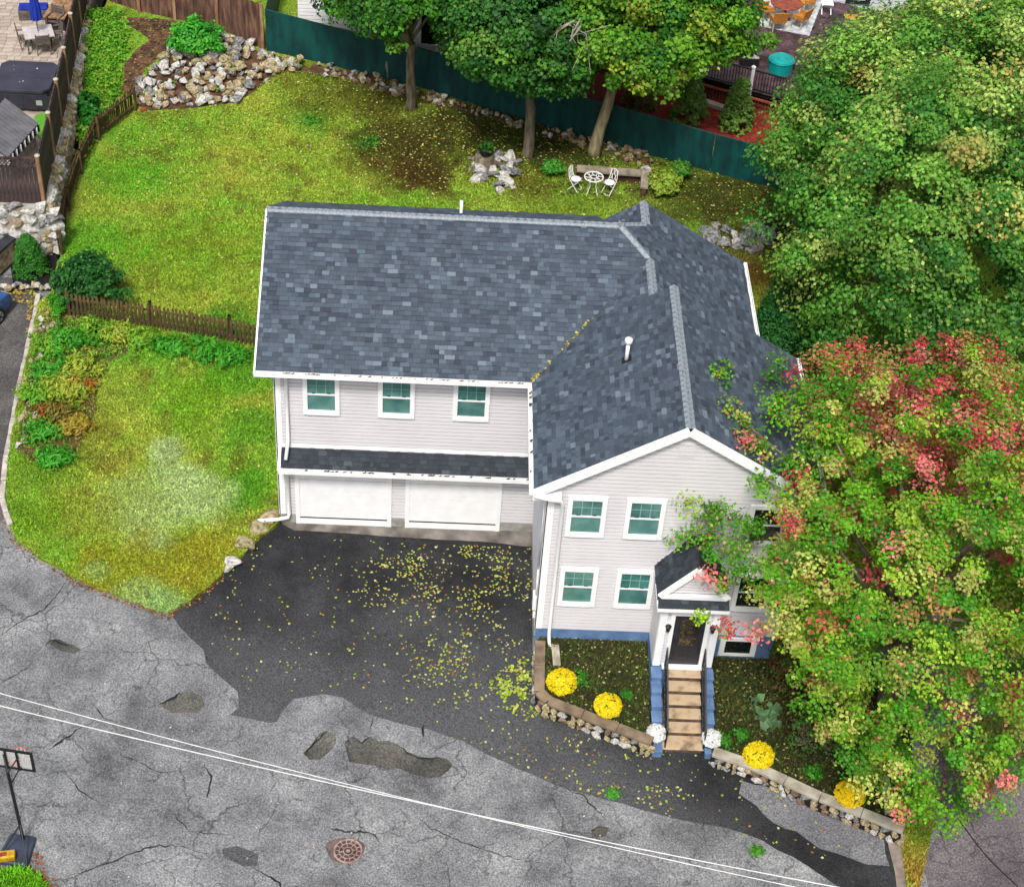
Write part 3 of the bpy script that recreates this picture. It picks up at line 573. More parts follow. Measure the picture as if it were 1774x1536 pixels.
def shingle_plane(name, O, U, V, polys, seed, parent=house, singles=0, sh=SHADES, pick=None, deck=.1):
    O, U, V = Vector(O), Vector(U).normalized(), Vector(V).normalized(); N = U.cross(V).normalized()
    if N.z < 0: N = -N
    R = random.Random(seed); uvp = []
    for P in polys:
        q = [((Vector(p)-O).dot(U), (Vector(p)-O).dot(V)) for p in P]
        uvp.append(q if area(q) > 0 else q[::-1])
    us = [a for q in uvp for a, b in q]; vs = [b for q in uvp for a, b in q]
    mb = MB(); cand = []; k = 0
    while min(vs)+k*EXP < max(vs):
        v0 = math.floor(min(vs)/EXP)*EXP+k*EXP; u = min(us)-R.uniform(0, .35); k += 1
        while u < max(us):
            wi = R.choices(range(5), (2, 3, 4, 3, 2))[0]; si = R.choices(range(len(sh)), SW)[0]; th = R.choice((.016, .02, .034)); w_ = WID[wi]
            rect = [(u, v0), (u+w_-.006, v0), (u+w_-.006, v0+EXP+.02), (u, v0+EXP+.02)]
            for qi, q in enumerate(uvp):
                c = clip_poly(rect, q)
                if len(c) < 3 or area(c) < .0004: continue
                pos = O+U*u+V*v0
                if abs(area(c)-area(rect)) < 1e-7 and singles: cand.append((pick(pos) if pick else pos.y, pos, wi, si, th))
                else: add_tab(mb, c, v0, O, U, V, N, sh[si], th)
            u += w_
    if singles:
        cand.sort(key=lambda t: t[0])
        Mx = Matrix((U, V, N)).transposed().to_euler()
        for i, (_, pos, wi, si, th) in enumerate(cand):
            if i < singles:
                o = link('shingle', tab_mesh(wi, si, sh, th), parent); o.location = pos-root_of(parent).location+N*.001; o.rotation_euler = Mx
            else:
                uu, vv = (pos-O).dot(U), (pos-O).dot(V); add_tab(mb, [(uu, vv), (uu+WID[wi]-.006, vv), (uu+WID[wi]-.006, vv+EXP+.02), (uu, vv+EXP+.02)], vv, O, U, V, N, sh[si], th)
    o = mb.build(name, 'shingle', parent); o['kind'] = 'stuff'
    if deck:
        md = MB()
        for P in polys: md.prism([Vector(p)-N*.004 for p in P], -N*deck)
        md.build('roof_deck', 'seam', parent)
    return o
def add_tab(mb, c, v0, O, U, V, N, col, th):
    n = len(c); hgt = lambda v: .003+(th-.003)*max(0, 1-(v-v0)/(EXP+.02))
    b = [O+U*a+V*v for a, v in c]; t = [O+U*a+V*v+N*hgt(v) for a, v in c]
    mb.add(b+t, [tuple(range(n, 2*n))]+[(i, (i+1) % n, n+(i+1) % n, n+i) for i in range(n)], col)
def pl(pts, axis, sgn, e):   # plan points -> 3D on a roof plane rising from eave coordinate e along axis
    return [(x, y, ZE+PT*sgn*((x if axis == 0 else y)-e)) for x, y in pts]
C_ = math.sqrt(1+PT*PT)
shingle_plane('roof_shingles', (-.5, EY, ZE), (1, 0, 0), (0, 1, PT), [pl([(-.5, EY), (XL, EY), (XA, EY+XA-XL), (XH, YR), (-.5, YR)], 1, 1, EY)], 1)
yb2 = 2*YR-EY
shingle_plane('roof_shingles', (-.5, yb2, ZE), (-1, 0, 0), (0, -1, PT), [pl(P, 1, -1, yb2) for P in ([(-.5, YR), (XH, YR), (XA, YR+XA-XH), (XA-1.19, YA), (-.5, YA)], [(-.5, YA), (XA-1.19, YA), (XA-1.19, yb2), (-.5, yb2)])], 2)
vx = XL+(YB-EY)
shingle_plane('roof_shingles', (XL, YE, ZE), (0, -1, 0), (1, 0, PT), [pl(P, 0, 1, XL) for P in ([(XL, YE), (XB, YE), (XB, YB), (vx, YB), (XL, EY)], [(vx, YB), (XA, YB), (XA, EY+XA-XL)])], 3, singles=300, pick=lambda p: p.y*.9-p.z*.4)
shingle_plane('roof_shingles', (XL, YA, ZE), (0, -1, 0), (1, 0, PT), [pl([(XA, YR+XA-XH), (XA, YA), (XA-1.19, YA)], 0, 1, XL)], 4)
shingle_plane('roof_shingles', (XRB, YE, ZE), (0, 1, 0), (-1, 0, PT), [pl([(XB, YE), (XRB, YE), (XRB, YB), (XB, YB)], 0, -1, XRB)], 5)
shingle_plane('roof_shingles', (XRA, YE, ZE), (0, 1, 0), (-1, 0, PT), [pl(P, 0, -1, XRA) for P in ([(XA, .9), (XRA, .9), (XRA, YA), (XA, YA)], [(XH, YR), (XA, YR-(XA-XH)), (XA, YR+XA-XH)])], 6)
# pent roof above the garage doors
ZPT, ZPB, PD = 3.19, 2.72, .50
pd_ = Vector((0, PD, ZPT-ZPB)).normalized()
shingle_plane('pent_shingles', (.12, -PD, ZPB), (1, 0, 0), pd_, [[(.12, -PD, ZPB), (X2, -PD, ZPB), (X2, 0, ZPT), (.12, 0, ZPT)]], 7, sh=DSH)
# ridge caps
def caps(p, q, a, b, step=.21, m='ridge'):
    p, q, a, b = Vector(p), Vector(q), Vector(a), Vector(b); n = max(1, int((q-p).length/step)); d = (q-p)/n; up = Vector((0, 0, .012)); lift = Vector((0, 0, .022))
    mb = MB(); mb.add([a, (0, 0, 0), b, a+lift+up, lift+up*1.6, b+lift+up, a+d*1.12, d*1.12, b+d*1.12, a+d*1.12+lift, d*1.12+lift, b+d*1.12+lift], [(3, 4, 10, 9), (4, 5, 11, 10), (0, 1, 4, 3), (1, 2, 5, 4), (0, 3, 9, 6), (5, 2, 8, 11), (6, 9, 10, 7), (7, 10, 11, 8)])
    me = bpy.data.meshes.new('ridge_cap'); me.from_pydata(mb.v, [], mb.f); me.materials.append(M[m])
    for i in range(n):
        o = link('ridge_cap', me, house); o.location = p+d*i-HO+Vector((0, 0, .006+random.uniform(0, .006)))
h_ = .13
caps((-.5, YR, ZR), (XH, YR, ZR), (0, -h_, -h_*PT), (0, h_, -h_*PT))
caps((XB, YE, ZB), (XB, YB, ZB), (-h_, 0, -h_*PT), (h_, 0, -h_*PT))
caps((XA, YB, ZA), (XA, YR-(XA-XH), ZA), (-h_, 0, -h_*PT), (h_, 0, -h_*PT))
caps((XA, YR-(XA-XH), ZA), (XH, YR, ZR), (-h_*1.2, 0, 0), (0, h_*1.2, 0))
caps((XA, YR+(XA-XH), ZA), (XH, YR, ZR), (0, -h_*1.2, 0), (-h_*1.2, 0, 0))
caps((XA, YR+XA-XH, ZA), (XA, YA, ZA), (-h_, 0, -h_*PT), (h_, 0, -h_*PT))
# walls: solid core, then lapped siding
core = MB(); ov = .03
core.prism([(ov, ov, -.3), (ov, yb2-.5, -.3), (ov, yb2-.5, ZE-.1), (ov, YR, ZR-.35), (ov, ov, ZE-.1)], (XA-1.3, 0, 0))
core.prism([(X2+ov, YF+ov, -.6), (14.75, YF+ov, -.6), (14.75, YF+ov, ZE-.1), (XB, YF+ov, ZB-.25), (X2+ov, YF+ov, ZE-.1)], (0, YB-.3-YF, 0))
core.prism([(X2+ov, YB-.31, -.3), (13.66, YB-.31, -.3), (13.66, YB-.31, ZE-.1), (XA, YB-.31, ZA-.25), (X2+ov, YB-.31, ZE-.1)], (0, YA-.3-YB+.3, 0))
part(core, 'wall', 'siding')
def siding(name, org, U, nrm, z0, z1, lim, m='siding', dz=.138, parent=house):
    org, U, nrm = Vector(org), Vector(U), Vector(nrm); mb = MB(); z = z0
    while z < z1-.01:
        zt = min(z+dz, z1); (a0, a1), (b0, b1) = lim(z), lim(zt)
        if a1-a0 < .05: break
        if b1 < b0: b0 = b1 = (b0+b1)/2
        P = lambda s, zz, d: org+U*s+Vector((0, 0, zz))+nrm*d
        zg = max(zt-.03, z+.01)   # a slot below the next board
        mb.add([P(a0, z, .036), P(a1, z, .036), P(b1, zg, .03), P(b0, zg, .03), P(a0, z, 0), P(a1, z, 0), P(b1, zg, 0), P(b0, zg, 0), P(b1, zt, 0), P(b0, zt, 0)], [(0, 1, 2, 3), (4, 5, 1, 0), (3, 2, 6, 7), (7, 6, 8, 9)]); z += dz
    return mb.build(name, m, parent, kind='stuff')
siding('siding_boards', (0, 0, 0), (1, 0, 0), (0, -1, 0), ZPT, ZE-.12, lambda z: (.1, X2))
siding('siding_boards', (0, 0, 0), (1, 0, 0), (0, -1, 0), .38, ZPT-.02, lambda z: (.1, X2))
gl = lambda z: (X2, 14.75) if z < ZE-.15 else (max(X2, XL+(z-ZE+.32)/PT), min(14.75, XRB-(z-ZE+.32)/PT))
siding('siding_boards', (0, YF, 0), (1, 0, 0), (0, -1, 0), .86, ZB-.3, gl)
siding('siding_boards', (X2, 0, 0), (0, 1, 0), (-1, 0, 0), .38, ZE-.12, lambda z: (YF, -.02), 'siding_grey')
# foundations
part(MB().box((-.01, -.03, -.3), (X2, .02, .38)), 'foundation', 'concrete')
part(MB().box((X2-.02, YF-.035, -.7), (14.77, YF+.02, .86)), 'foundation', 'blue')
part(MB().box((X2-.035, YF+.02, -.5), (X2+.02, -.04, .38)), 'foundation', 'concrete')
# trim: corner boards, frieze, rakes, fascia
tr = lambda a, b, n='corner_board', m='white': part(MB().box(a, b), n, m)
tr((-.03, -.045, .38), (.16, -.02, ZE-.2)); tr((-.045, -.045, .38), (-.0, .16, ZE-.2))
tr((X2-.05, YF-.05, .86), (X2+.17, YF-.02, ZE-.1)); tr((X2-.055, YF-.05, .86), (X2-.02, YF+.19, ZE-.1)); tr((14.6, YF-.05, .86), (14.79, YF-.02, ZE-.1))
tr((.16, -.06, ZE-.34), (X2, -.022, ZE-.1), 'frieze_board'); tr((0.1, -.05, ZPT-.03), (X2, -.022, ZPT+.10), 'flashing_board')
def rake(p, q, w_, t, nm='rake_board'): return part(MB().beam(p, q, t, w_), nm, 'white')
zo = -.13
rake((XL-.02, YE+.02, ZE+zo), (XB, YE+.02, ZB+zo+.02), .27, .05); rake((XB, YE+.015, ZB+zo+.02), (XRB+.02, YE+.015, ZE+zo), .27, .05)
rake((-.5, EY-.02, ZE-.1), (-.5, YR, ZR-.1), .22, .05)
for pts in (((XL, YE+.05, ZE-.11), (XB, YE+.05, ZB-.11), (XB, YF+.1, ZB-.11), (XL, YF+.1, ZE-.11)), ((XB, YE+.05, ZB-.11), (XRB, YE+.05, ZE-.11), (XRB, YF+.1, ZE-.11), (XB, YF+.1, ZB-.11))):
    part(MB().prism(pts, (0, 0, -.03)), 'soffit', 'white')
part(MB().box((-.5, EY, ZE-.22), (XL+.4, .02, ZE-.19)), 'soffit', 'white'); part(MB().box((XL, YE+.05, ZE-.225), (X2+.05, -.4, ZE-.195)), 'soffit', 'white')
part(MB().box((XL-.02, YE-.0, ZE-.34), (X2+.32, YE+.26, ZE-.13)), 'eave_return', 'white')
# gutters
def gutter(p, q, outn, w_=.13, h=.13):
    p, q, o = Vector(p), Vector(q), Vector(outn); z = Vector((0, 0, 1)); mb = MB(); mid = (p+q)/2; d = (q-p)
    c = lambda off, zz, ww, hh: mb.beam(p+o*off+z*zz, q+o*off+z*zz, ww, hh)
    c(.012, -h/2, .02, h); c(w_-.01, -h/2+.005, .02, h+.01); c(w_/2, -h+.01, w_-.03, .018)
    for e in (p, q): mb.beam(e+o*.0+z*(-h/2), e+o*w_+z*(-h/2), .02, h)
    return part(mb, 'gutter', 'gutter')
gutter((-.52, EY-.0, ZE-.01), (XL+.02, EY-.0, ZE-.01), (0, -1, 0)); gutter((.05, -PD, ZPB), (X2-.06, -PD, ZPB), (0, -1, 0))
gutter((XL, YE, ZE-.01), (XL, EY-.15, ZE-.01), (-1, 0, 0)); gutter((XRB, YE, ZE-.01), (XRB, YB, ZE-.01), (1, 0, 0)); gutter((XRA, YB+.1, ZE-.01), (XRA, YA, ZE-.01), (1, 0, 0))
tr((.02, -PD-.0, ZPB-.16), (X2-.06, -PD+.03, ZPB-.02), 'fascia_board'); part(MB().box((.1, -PD+.03, ZPB-.14), (X2-.06, -.02, ZPB-.11)), 'soffit', 'white')
part(MB().prism([(.03, -PD-.02, ZPB-.12), (.03, 0, ZPB-.12), (.03, 0, ZPT+.06), (.03, -.04, ZPT+.06), (.03, -PD-.02, ZPB+.04)], (.085, 0, 0)), 'pent_end', 'white')
mbg = MB()
for (a, b, fx, n_) in (((-.3, EY-.065), (7.2, EY-.065), ZE-.11, 46), ((.4, -PD-.065), (7.6, -PD-.065), ZPB-.09, 40), ((XL-.065, -4.6), (XL-.065, -.9), ZE-.1, 10)):
    for i in range(n_):
        t = random.random()**.8; x = a[0]+(b[0]-a[0])*t+random.uniform(-.03, .03); y = a[1]+(b[1]-a[1])*t+random.uniform(-.03, .03); s_ = random.uniform(.02, .06)
        mb_c = random.choice([lin(60, 48, 36), lin(110, 90, 60), lin(40, 34, 30)]); mbg.add([(x-s_, y-.03, fx+.05), (x+s_, y-.02, fx+.09), (x+s_, y+.03, fx+.1), (x-s_*.7, y+.03, fx+.06)], [(0, 1, 2, 3)], mb_c)
part(mbg, 'gutter_debris', 'leaf', kind='stuff')
# downspouts
def pipe(pts, r=.05, nm='downspout', m='white'): return part(MB().tube(pts, r, 8), nm, m, smooth=True)
pipe([(.33, EY-.06, ZE-.12), (.33, -.14, ZE-.45), (.33, -.12, ZPT+.3), (.28, -PD+.02, ZPT-.15)], .055)
pipe([(.25, -PD-.05, ZPB-.08), (.25, -.13, ZPB-.4), (.27, -.11, .45), (.24, -.12, .3), (-.1, -.2, .27), (-.75, -.25, .22)], .06)
pipe([(XL+.02, YE-.08, ZE-.1), (XL+.45, YE-.12, ZE-.18), (X2+.3, YF-.3, ZE-.28), (X2+.38, YF-.12, ZE-.6), (X2+.38, YF-.11, .75), (X2+.40, YF-.16, .45), (X2+.48, YF-.5, .34)], .055)
pipe([(X2-.1, YF+.32, ZE-.3), (X2-.07, YF+.35, 5.2), (X2-.06, YF+.5, 2.9)], .028, 'conduit'); pipe([(X2-.06, YF+.42, 2.8), (X2-.06, YF+.4, 1.6)], .028, 'conduit')
part(MB().lathe((0, 0, 0), [(.13, -.08), (.14, 0), (.13, .08), (.05, .1)], 14), 'electric_meter', 'planter').location = Vector((X2-.1, YF+.55, 3.05))-HO+Vector((7, 0, 0))
o_ = bpy.data.objects['electric_meter']; o_.rotation_euler = (0, -math.pi/2, 0)
part(MB().box((X2-.14, YF+.3, 1.25), (X2-.02, YF+.62, 1.75)), 'meter_box', 'white'); part(MB().box((X2-.1, YF+.35, .85), (X2-.02, YF+.55, 1.05)), 'meter_box', 'white')
# windows
def window(x, z0, y, w_=1.07, h=1.5, tw=.135, blinds=True, dark=False):
    f = MB(); f.box((x, y-.095, z0+.0), (x+tw, y-.015, z0+h)); f.box((x+w_-tw, y-.095, z0), (x+w_, y-.015, z0+h)); f.box((x+tw, y-.095, z0+h-tw), (x+w_-tw, y-.015, z0+h)); f.box((x+tw, y-.105, z0), (x+w_-tw, y-.015, z0+tw*1.25))
    wo = part(f, 'window', 'white'); a0, a1 = x+tw, x+w_-tw; b0, b1 = z0+tw*1.25, z0+h-tw; mz = (b0+b1)/2
    gu, gl_ = (random.choice(['glass2', 'glass2', 'glass']) if y > -1 else random.choice(['glass', 'glass3', 'glass2'])), random.choice(['glass', 'glass3', 'glass'])
    MB().box((a0, y-.06, mz+.02), (a1, y-.03, b1)).build('pane', 'darkglass' if dark else gu, wo); MB().box((a0, y-.055, b0), (a1, y-.03, mz-.02)).build('pane', 'darkglass' if dark else gl_, wo)
    MB().box((a0, y-.078, mz-.025), (a1, y-.03, mz+.03)).build('sash_rail', 'white', wo)
    if not dark:
        for k in (1, 2): MB().box((a0+(a1-a0)*k/3-.009, y-.066, mz+.03), (a0+(a1-a0)*k/3+.009, y-.0595, b1)).build('muntin', 'muntin', wo)
        MB().box((a0, y-.067, (mz+b1)/2+.02), (a1, y-.0592, (mz+b1)/2+.035)).build('muntin', 'muntin', wo)
        for k in (.22, .78): MB().box((a0+(a1-a0)*k-.05, y-.07, mz+.03), (a0+(a1-a0)*k+.05, y-.05, mz+.07)).build('sash_latch', 'latch_dark', wo)
    return wo
for i in range(3): window(.80+2.187*i, 4.52, 0)
for x in (8.36, 9.95):
    window(x, 4.66, YF, h=1.5); window(x, 1.88, YF, h=1.54)
window(13.3, 4.6, YF, dark=True); window(13.3, 1.95, YF, dark=True)
bw = part(MB().box((13.22, YF-.09, .02), (14.3, YF-.03, .12)).box((13.22, YF-.09, .66), (14.3, YF-.03, .78)).box((13.22, YF-.09, .12), (13.38, YF-.03, .66)).box((14.14, YF-.09, .12), (14.3, YF-.03, .66)), 'basement_window', 'white')
MB().box((13.38, YF-.055, .12), (14.14, YF-.04, .66)).build('pane', 'darkglass', bw)
gv = part(MB().box((11.1, YF-.06, 7.68), (11.13, YF-.02, 8.15)).box((11.52, YF-.06, 7.68), (11.55, YF-.02, 8.15)).box((11.1, YF-.06, 8.15), (11.55, YF-.02, 8.18)), 'gable_vent', 'siding')
for i in range(6): MB().box((11.13, YF-.05, 7.7+i*.075), (11.52, YF-.02, 7.74+i*.075)).build('slat', 'siding', gv)
# garage doors
for x in (.474, 3.844):
    g = part(MB().box((x, -.075, 0), (x+.13, -.015, ZPB-.12)).box((x+2.82, -.075, 0), (x+2.95, -.015, ZPB-.12)).box((x+.13, -.075, 2.4), (x+2.82, -.015, ZPB-.12)), 'garage_door', 'white')
    for k in range(4): MB().box((x+.13, -.05+.002*k, .30+k*.53), (x+2.82, -.03, .30+k*.53+.515)).build('panel', 'white', g)
    MB().box((x+.13, -.045, .235), (x+2.82, -.03, .30)).build('seal', 'seam', g); MB().box((x+.13, -.07, .02), (x+2.82, -.03, .235)).build('threshold', 'white', g)
# roof vents
rv = ray(1085, 624); nz = np.array([-PT, 0, 1]); tv = (np.dot(nz, np.array([XL, 0, ZE]))-np.dot(nz, CAM))/np.dot(nz, rv); vb = CAM+rv*tv
part(MB().lathe(vb, [(.055, -.1), (.055, .62)], 10), 'vent_pipe', 'white', smooth=True)
part(MB().lathe(vb+np.array([0, 0, .6]), [(.055, 0), (.11, .03), (.11, .15), (.03, .2)], 10), 'vent_cap', 'white', smooth=True)
part(MB().prism([vb+np.array([a, b, a*PT+.03]) for a, b in ((-.12, -.12), (.12, -.12), (.12, .12), (-.12, .12))], (0, 0, .02)), 'vent_flashing', 'seam')
pv = Y(799, 365, 5.2); part(MB().lathe((pv[0], 5.2, pv[2]-.6), [(.05, 0), (.05, .95)], 10), 'vent_pipe', 'white', smooth=True)
# valley leaves
vp = []
for i in range(26):
    t = random.random()**1.6*.55; vp.append((XL+(XA-XL)*t, EY+(XA-XL)*t, ZE+(XA-XL)*t*PT+.05))
foliage('valley_leaves', vp, .08, 3, .1, [lin(220, 210, 110)], parent=house, kind='stuff', seed=3)
# portico
PX0, PX1, PY, PZ0, PZE, PZR = 11.13, 12.81, -6.05, .87, 3.6, 4.9; pm = (10.97+12.93)/2
pc = MB(); pc.box((PX0+.03, PY+.03, .4), (PX1-.03, YF-.02, PZE-.1)); pc.prism([(PX0+.1, PY+.03, PZE-.1), (PX1-.1, PY+.03, PZE-.1), (pm, PY+.03, PZR-.2)], (0, 1.2, 0)); part(pc, 'porch_wall', 'siding')
siding('porch_siding', (0, PY+.02, 0), (1, 0, 0), (0, -1, 0), PZ0+.02, PZE-.2, lambda z: (PX0+.1, PX1-.1), 'siding_grey')
siding('porch_siding', (PX0+.03, 0, 0), (0, 1, 0), (-1, 0, 0), PZ0, PZE-.1, lambda z: (PY+.1, YF-.02), 'siding')
siding('porch_siding', (0, PY+.02, 0), (1, 0, 0), (0, -1, 0), 3.86, PZR-.2, lambda z: (10.97+(z-PZE+.2)/1.34+.0, 12.93-(z-PZE+.2)/1.34), 'siding', .11)
for a in (PX0, PX1-.2): part(MB().box((a, PY-.05, PZ0), (a+.2, PY+.02, PZE-.12)), 'pilaster', 'white')
part(MB().box((PX0-.005, PY+.02, PZ0), (PX0+.025, PY+.16, PZE-.12)), 'pilaster', 'white')
part(MB().box((PX0-.03, PY-.07, PZE-.26), (PX1+.03, PY+.02, PZE-.06)), 'porch_beam', 'white')
pe0, pe1, pyf = 10.97, 12.93, -6.12
slp = (PZR-PZE)/(pm-pe0)
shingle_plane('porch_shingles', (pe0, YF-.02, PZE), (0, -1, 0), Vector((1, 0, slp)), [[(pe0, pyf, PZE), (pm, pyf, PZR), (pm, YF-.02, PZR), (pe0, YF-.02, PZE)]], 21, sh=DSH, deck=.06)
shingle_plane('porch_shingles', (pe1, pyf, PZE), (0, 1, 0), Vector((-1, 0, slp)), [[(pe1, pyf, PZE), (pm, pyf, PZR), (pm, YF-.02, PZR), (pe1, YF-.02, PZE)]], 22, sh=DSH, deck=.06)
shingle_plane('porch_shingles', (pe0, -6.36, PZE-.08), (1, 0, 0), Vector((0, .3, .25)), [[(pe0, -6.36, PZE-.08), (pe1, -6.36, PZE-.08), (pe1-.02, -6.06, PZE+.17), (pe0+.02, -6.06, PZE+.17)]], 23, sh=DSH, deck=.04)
part(MB().box((pe0-.01, -6.38, PZE-.2), (pe1+.01, -6.04, PZE-.1)), 'porch_fascia', 'white')
part(MB().beam((pe0+.04, pyf-.03, PZE+.17), (pm, pyf-.03, PZR-.06), .07, .17), 'porch_rake', 'white'); part(MB().beam((pm, pyf-.033, PZR-.06), (pe1-.04, pyf-.033, PZE+.17), .07, .17), 'porch_rake', 'white')
part(MB().box((pe0+.1, pyf-.08, PZE+.13), (pe1-.1, pyf+.05, PZE+.24)), 'pediment_sill', 'white')
part(MB().box((pe0-.02, pyf, PZE-.1), (pe0+.04, YF-.03, PZE-.02)), 'porch_fascia', 'white')
part(MB().box((PX0-.02, PY-.02, -.5), (PX1+.02, YF-.04, PZ0)), 'foundation', 'blue')
dx0, dx1 = 11.55, 12.42
df = part(MB().box((dx0-.12, PY-.06, PZ0+.04), (dx0, PY-.01, 3.1)).box((dx1, PY-.06, PZ0+.04), (dx1+.12, PY-.01, 3.1)).box((dx0, PY-.06, 2.98), (dx1, PY-.01, 3.1)), 'door_frame', 'white')
dr = part(MB().box((dx0, PY-.03, PZ0+.08), (dx1, PY-.005, 2.98)), 'front_door', 'door')
MB().box((dx0+.2, PY-.045, 1.75), (dx1-.2, PY-.03, 2.82)).build('door_glass', 'amber', dr)
fr = MB(); fr.box((dx0+.16, PY-.05, 1.71), (dx1-.16, PY-.03, 1.75)); fr.box((dx0+.16, PY-.05, 2.82), (dx1-.16, PY-.03, 2.86)); fr.box((dx0+.16, PY-.05, 1.75), (dx0+.2, PY-.03, 2.82)); fr.box((dx1-.2, PY-.05, 1.75), (dx1-.16, PY-.03, 2.82)); fr.build('glass_frame', 'door', dr)
for a in (dx0+.12, dx0+.5): MB().box((a, PY-.042, 1.1), (a+.26, PY-.028, 1.5)).build('door_panel', 'door', dr)
MB().tube([(dx0+.07, PY-.08, 1.75), (dx0+.07, PY-.1, 1.9), (dx0+.07, PY-.08, 2.0)], .02, 6).build('door_handle', 'black', dr)
wr = MB(); wc = Vector(((dx0+dx1)/2+.05, PY-.07, 2.35)); wr.tube([wc+Vector((.16*math.cos(a), 0, .18*math.sin(a))) for a in np.linspace(0, 6.283, 15)], .045, 6); wr.build('wreath', mat('wreath_brown', lin(60, 44, 34), lin(36, 26, 20), 12), dr)
part(MB().box((dx0-.16, PY-.16, PZ0-.02), (dx1+.16, PY-.0, PZ0+.06)), 'door_sill', 'white')
for a in (11.38, 12.62):
    lm = part(MB().box((a-.06, PY-.07, 2.38), (a+.06, PY-.03, 2.7)), 'wall_lantern', 'white')
    MB().lathe((a, PY-.13, 2.42), [(.02, 0), (.055, .02), (.07, .18), (.09, .2), (.02, .27)], 8).build('lantern_body', 'black', lm); MB().tube([(a, PY-.06, 2.62), (a, PY-.13, 2.7)], .015, 5).build('lantern_arm', 'black', lm)
# ------------------------------------------------------------------ front steps
steps = thing('front_steps', 'tan concrete front steps between blue stepped side walls', 'steps', (11.97, -7.2, -.35))
NS, RUN, RISE = 6, .335, .195
for i in range(NS):
    y1 = PY-.05-RUN*i; zt = PZ0-.04-RISE*i; ex = .12 if i == NS-1 else 0
    MB().box((11.52-ex*1.2, y1-RUN-.02-ex, zt-.05), (12.5+ex*.4, y1+.02, zt)).build('tread', 'step', steps, bevel=.015)
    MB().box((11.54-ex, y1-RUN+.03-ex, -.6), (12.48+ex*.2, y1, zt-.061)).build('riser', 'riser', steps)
for x0, x1 in ((11.1, 11.36), (12.58, 12.84)):
    for i in range(6):
        y1 = PY-.06-.38*i; zt = PZ0-.02-.185*i; MB().box((x0, y1-.38, -.6), (x1, y1, zt-.09)).build('side_wall', 'blue', steps)
        MB().box((x0-.02, y1-.40, zt-.089), (x1+.02, y1-.001, zt)).build('wall_cap', 'blue', steps, bevel=.012)
for x in (11.46, 12.53):
    rl = MB(); top = Vector((x, PY-.12, PZ0+.86)); bot = Vector((x, PY-2.15, -.27+.86)); rl.beam(top, bot, .04, .03); rl.beam(top-Vector((0, 0, .72)), bot-Vector((0, 0, .72)), .03, .02)
    ro = rl.build('handrail', 'rail', steps)
    for k in range(15):
        p = top+(bot-top)*(k/14); e = .9 if k in (0, 14) else .74; MB().box((x-.011*(1+.6*(k % 14 == 0)), p.y-.011, p.z-e), (x+.011*(1+.6*(k % 14 == 0)), p.y+.011, p.z)).build('baluster', 'rail', ro)
# ------------------------------------------------------------------ front retaining walls
def wall_run(t, pts, ztop, zbot, capm, cw=.3, ct=.11, clen=.95, rows=2, side=-1):
    P = [Vector((p[0], p[1], 0)) for p in pts]
    for a, b in zip(P[:-1], P[1:]):
        L = (b-a).length; d = (b-a)/L; nr = Vector((-d.y, d.x, 0))*side; n = max(1, round(L/clen))
        core_ = MB(); za, zb_ = float(ztop(a.x, a.y)), float(ztop(b.x, b.y)); core_.beam(a+Vector((0, 0, za-.4))+nr*.0, b+Vector((0, 0, zb_-.4)), cw*.7, .66); core_.build('wall_core', 'seam', t)
        for i in range(n):
            p = a+d*(L*i/n+.006); q = a+d*(L*(i+1)/n-.006); zz = [float(ztop(e.x, e.y))+.05+random.uniform(-.008, .008) for e in (p, q)]
            MB().beam((p.x, p.y, zz[0]), (q.x, q.y, zz[1]), cw, ct).build('cap_stone', capm, t, bevel=.012)
        s_ = .05
        for r in range(rows):
            u = random.uniform(0, .15)
            while u < L-.05:
                w_ = random.uniform(.16, .36); c = a+d*min(u+w_/2, L)+nr*(cw*.36); zt = float(ztop(c.x, c.y))-.02; zb2 = float(zbot(c.x, c.y)); h = max(.1, (zt-zb2)/rows)
                stone(t, c.x, c.y, zb2+h*(r+.5), 1, sx=1, rz=math.atan2(d.y, d.x)+random.uniform(-.15, .15)).scale = (w_*1.12, .22, h*1.5*random.uniform(.85, 1.1)); u += w_
rwl = thing('retaining_wall', 'low rubble wall with brown cap holding the bed left of the steps', 'wall', (*bedL[1], -.3))
wall_run(rwl, [(7.98, -5.0), bedL[1], bedL[2], (11.08, bedL[3][1]+.02)], zbed, zroad, 'capstone2')
rwr = thing('retaining_wall', 'low rubble wall with pale granite cap right of the steps', 'wall', (*bedR[2], -.4))
wall_run(rwr, [bedR[1], bedR[2], bedR[3], tuple(G(1565, 1440, zbed)[:2])], lambda x, y: zbed(x, y)+.06, zroad, 'capstone')
sw = thing('bed_edging', 'narrow concrete edging along the right end of the bed', 'kerb', tuple(G(1536, 1400, zbed)))
for a, b in (((1530, 1335), (1535, 1375)), ((1535, 1376), (1538, 1412))):
    p, q = G(*a, zbed), G(*b, zbed); MB().beam((p[0], p[1], p[2]+.05), (q[0], q[1], q[2]+.05), .2, .25).build('edging_block', 'capstone', sw)
cp = gp([(1534, 1445), (1563, 1440), (1598, 1490), (1590, 1590), (1560, 1590), (1550, 1510)], zroad); sheet('concrete_pad', cp, zroad, mat('pinkish_concrete', lin(176, 160, 152), lin(140, 124, 116), 3, .9, .3, 30), .3, dz=.02)
# dark seam in the right driveway
mb = MB(); pp = [Gr(1615+150*t+4*math.sin(t*7), 1375+165*t) for t in np.linspace(0, 1.1, 14)]
mb.tube([(p[0], p[1], p[2]+.012) for p in pp], .018, 5); tag(mb.build('driveway_seam', 'seam'), 'thin black seam running across the right driveway', 'cable')
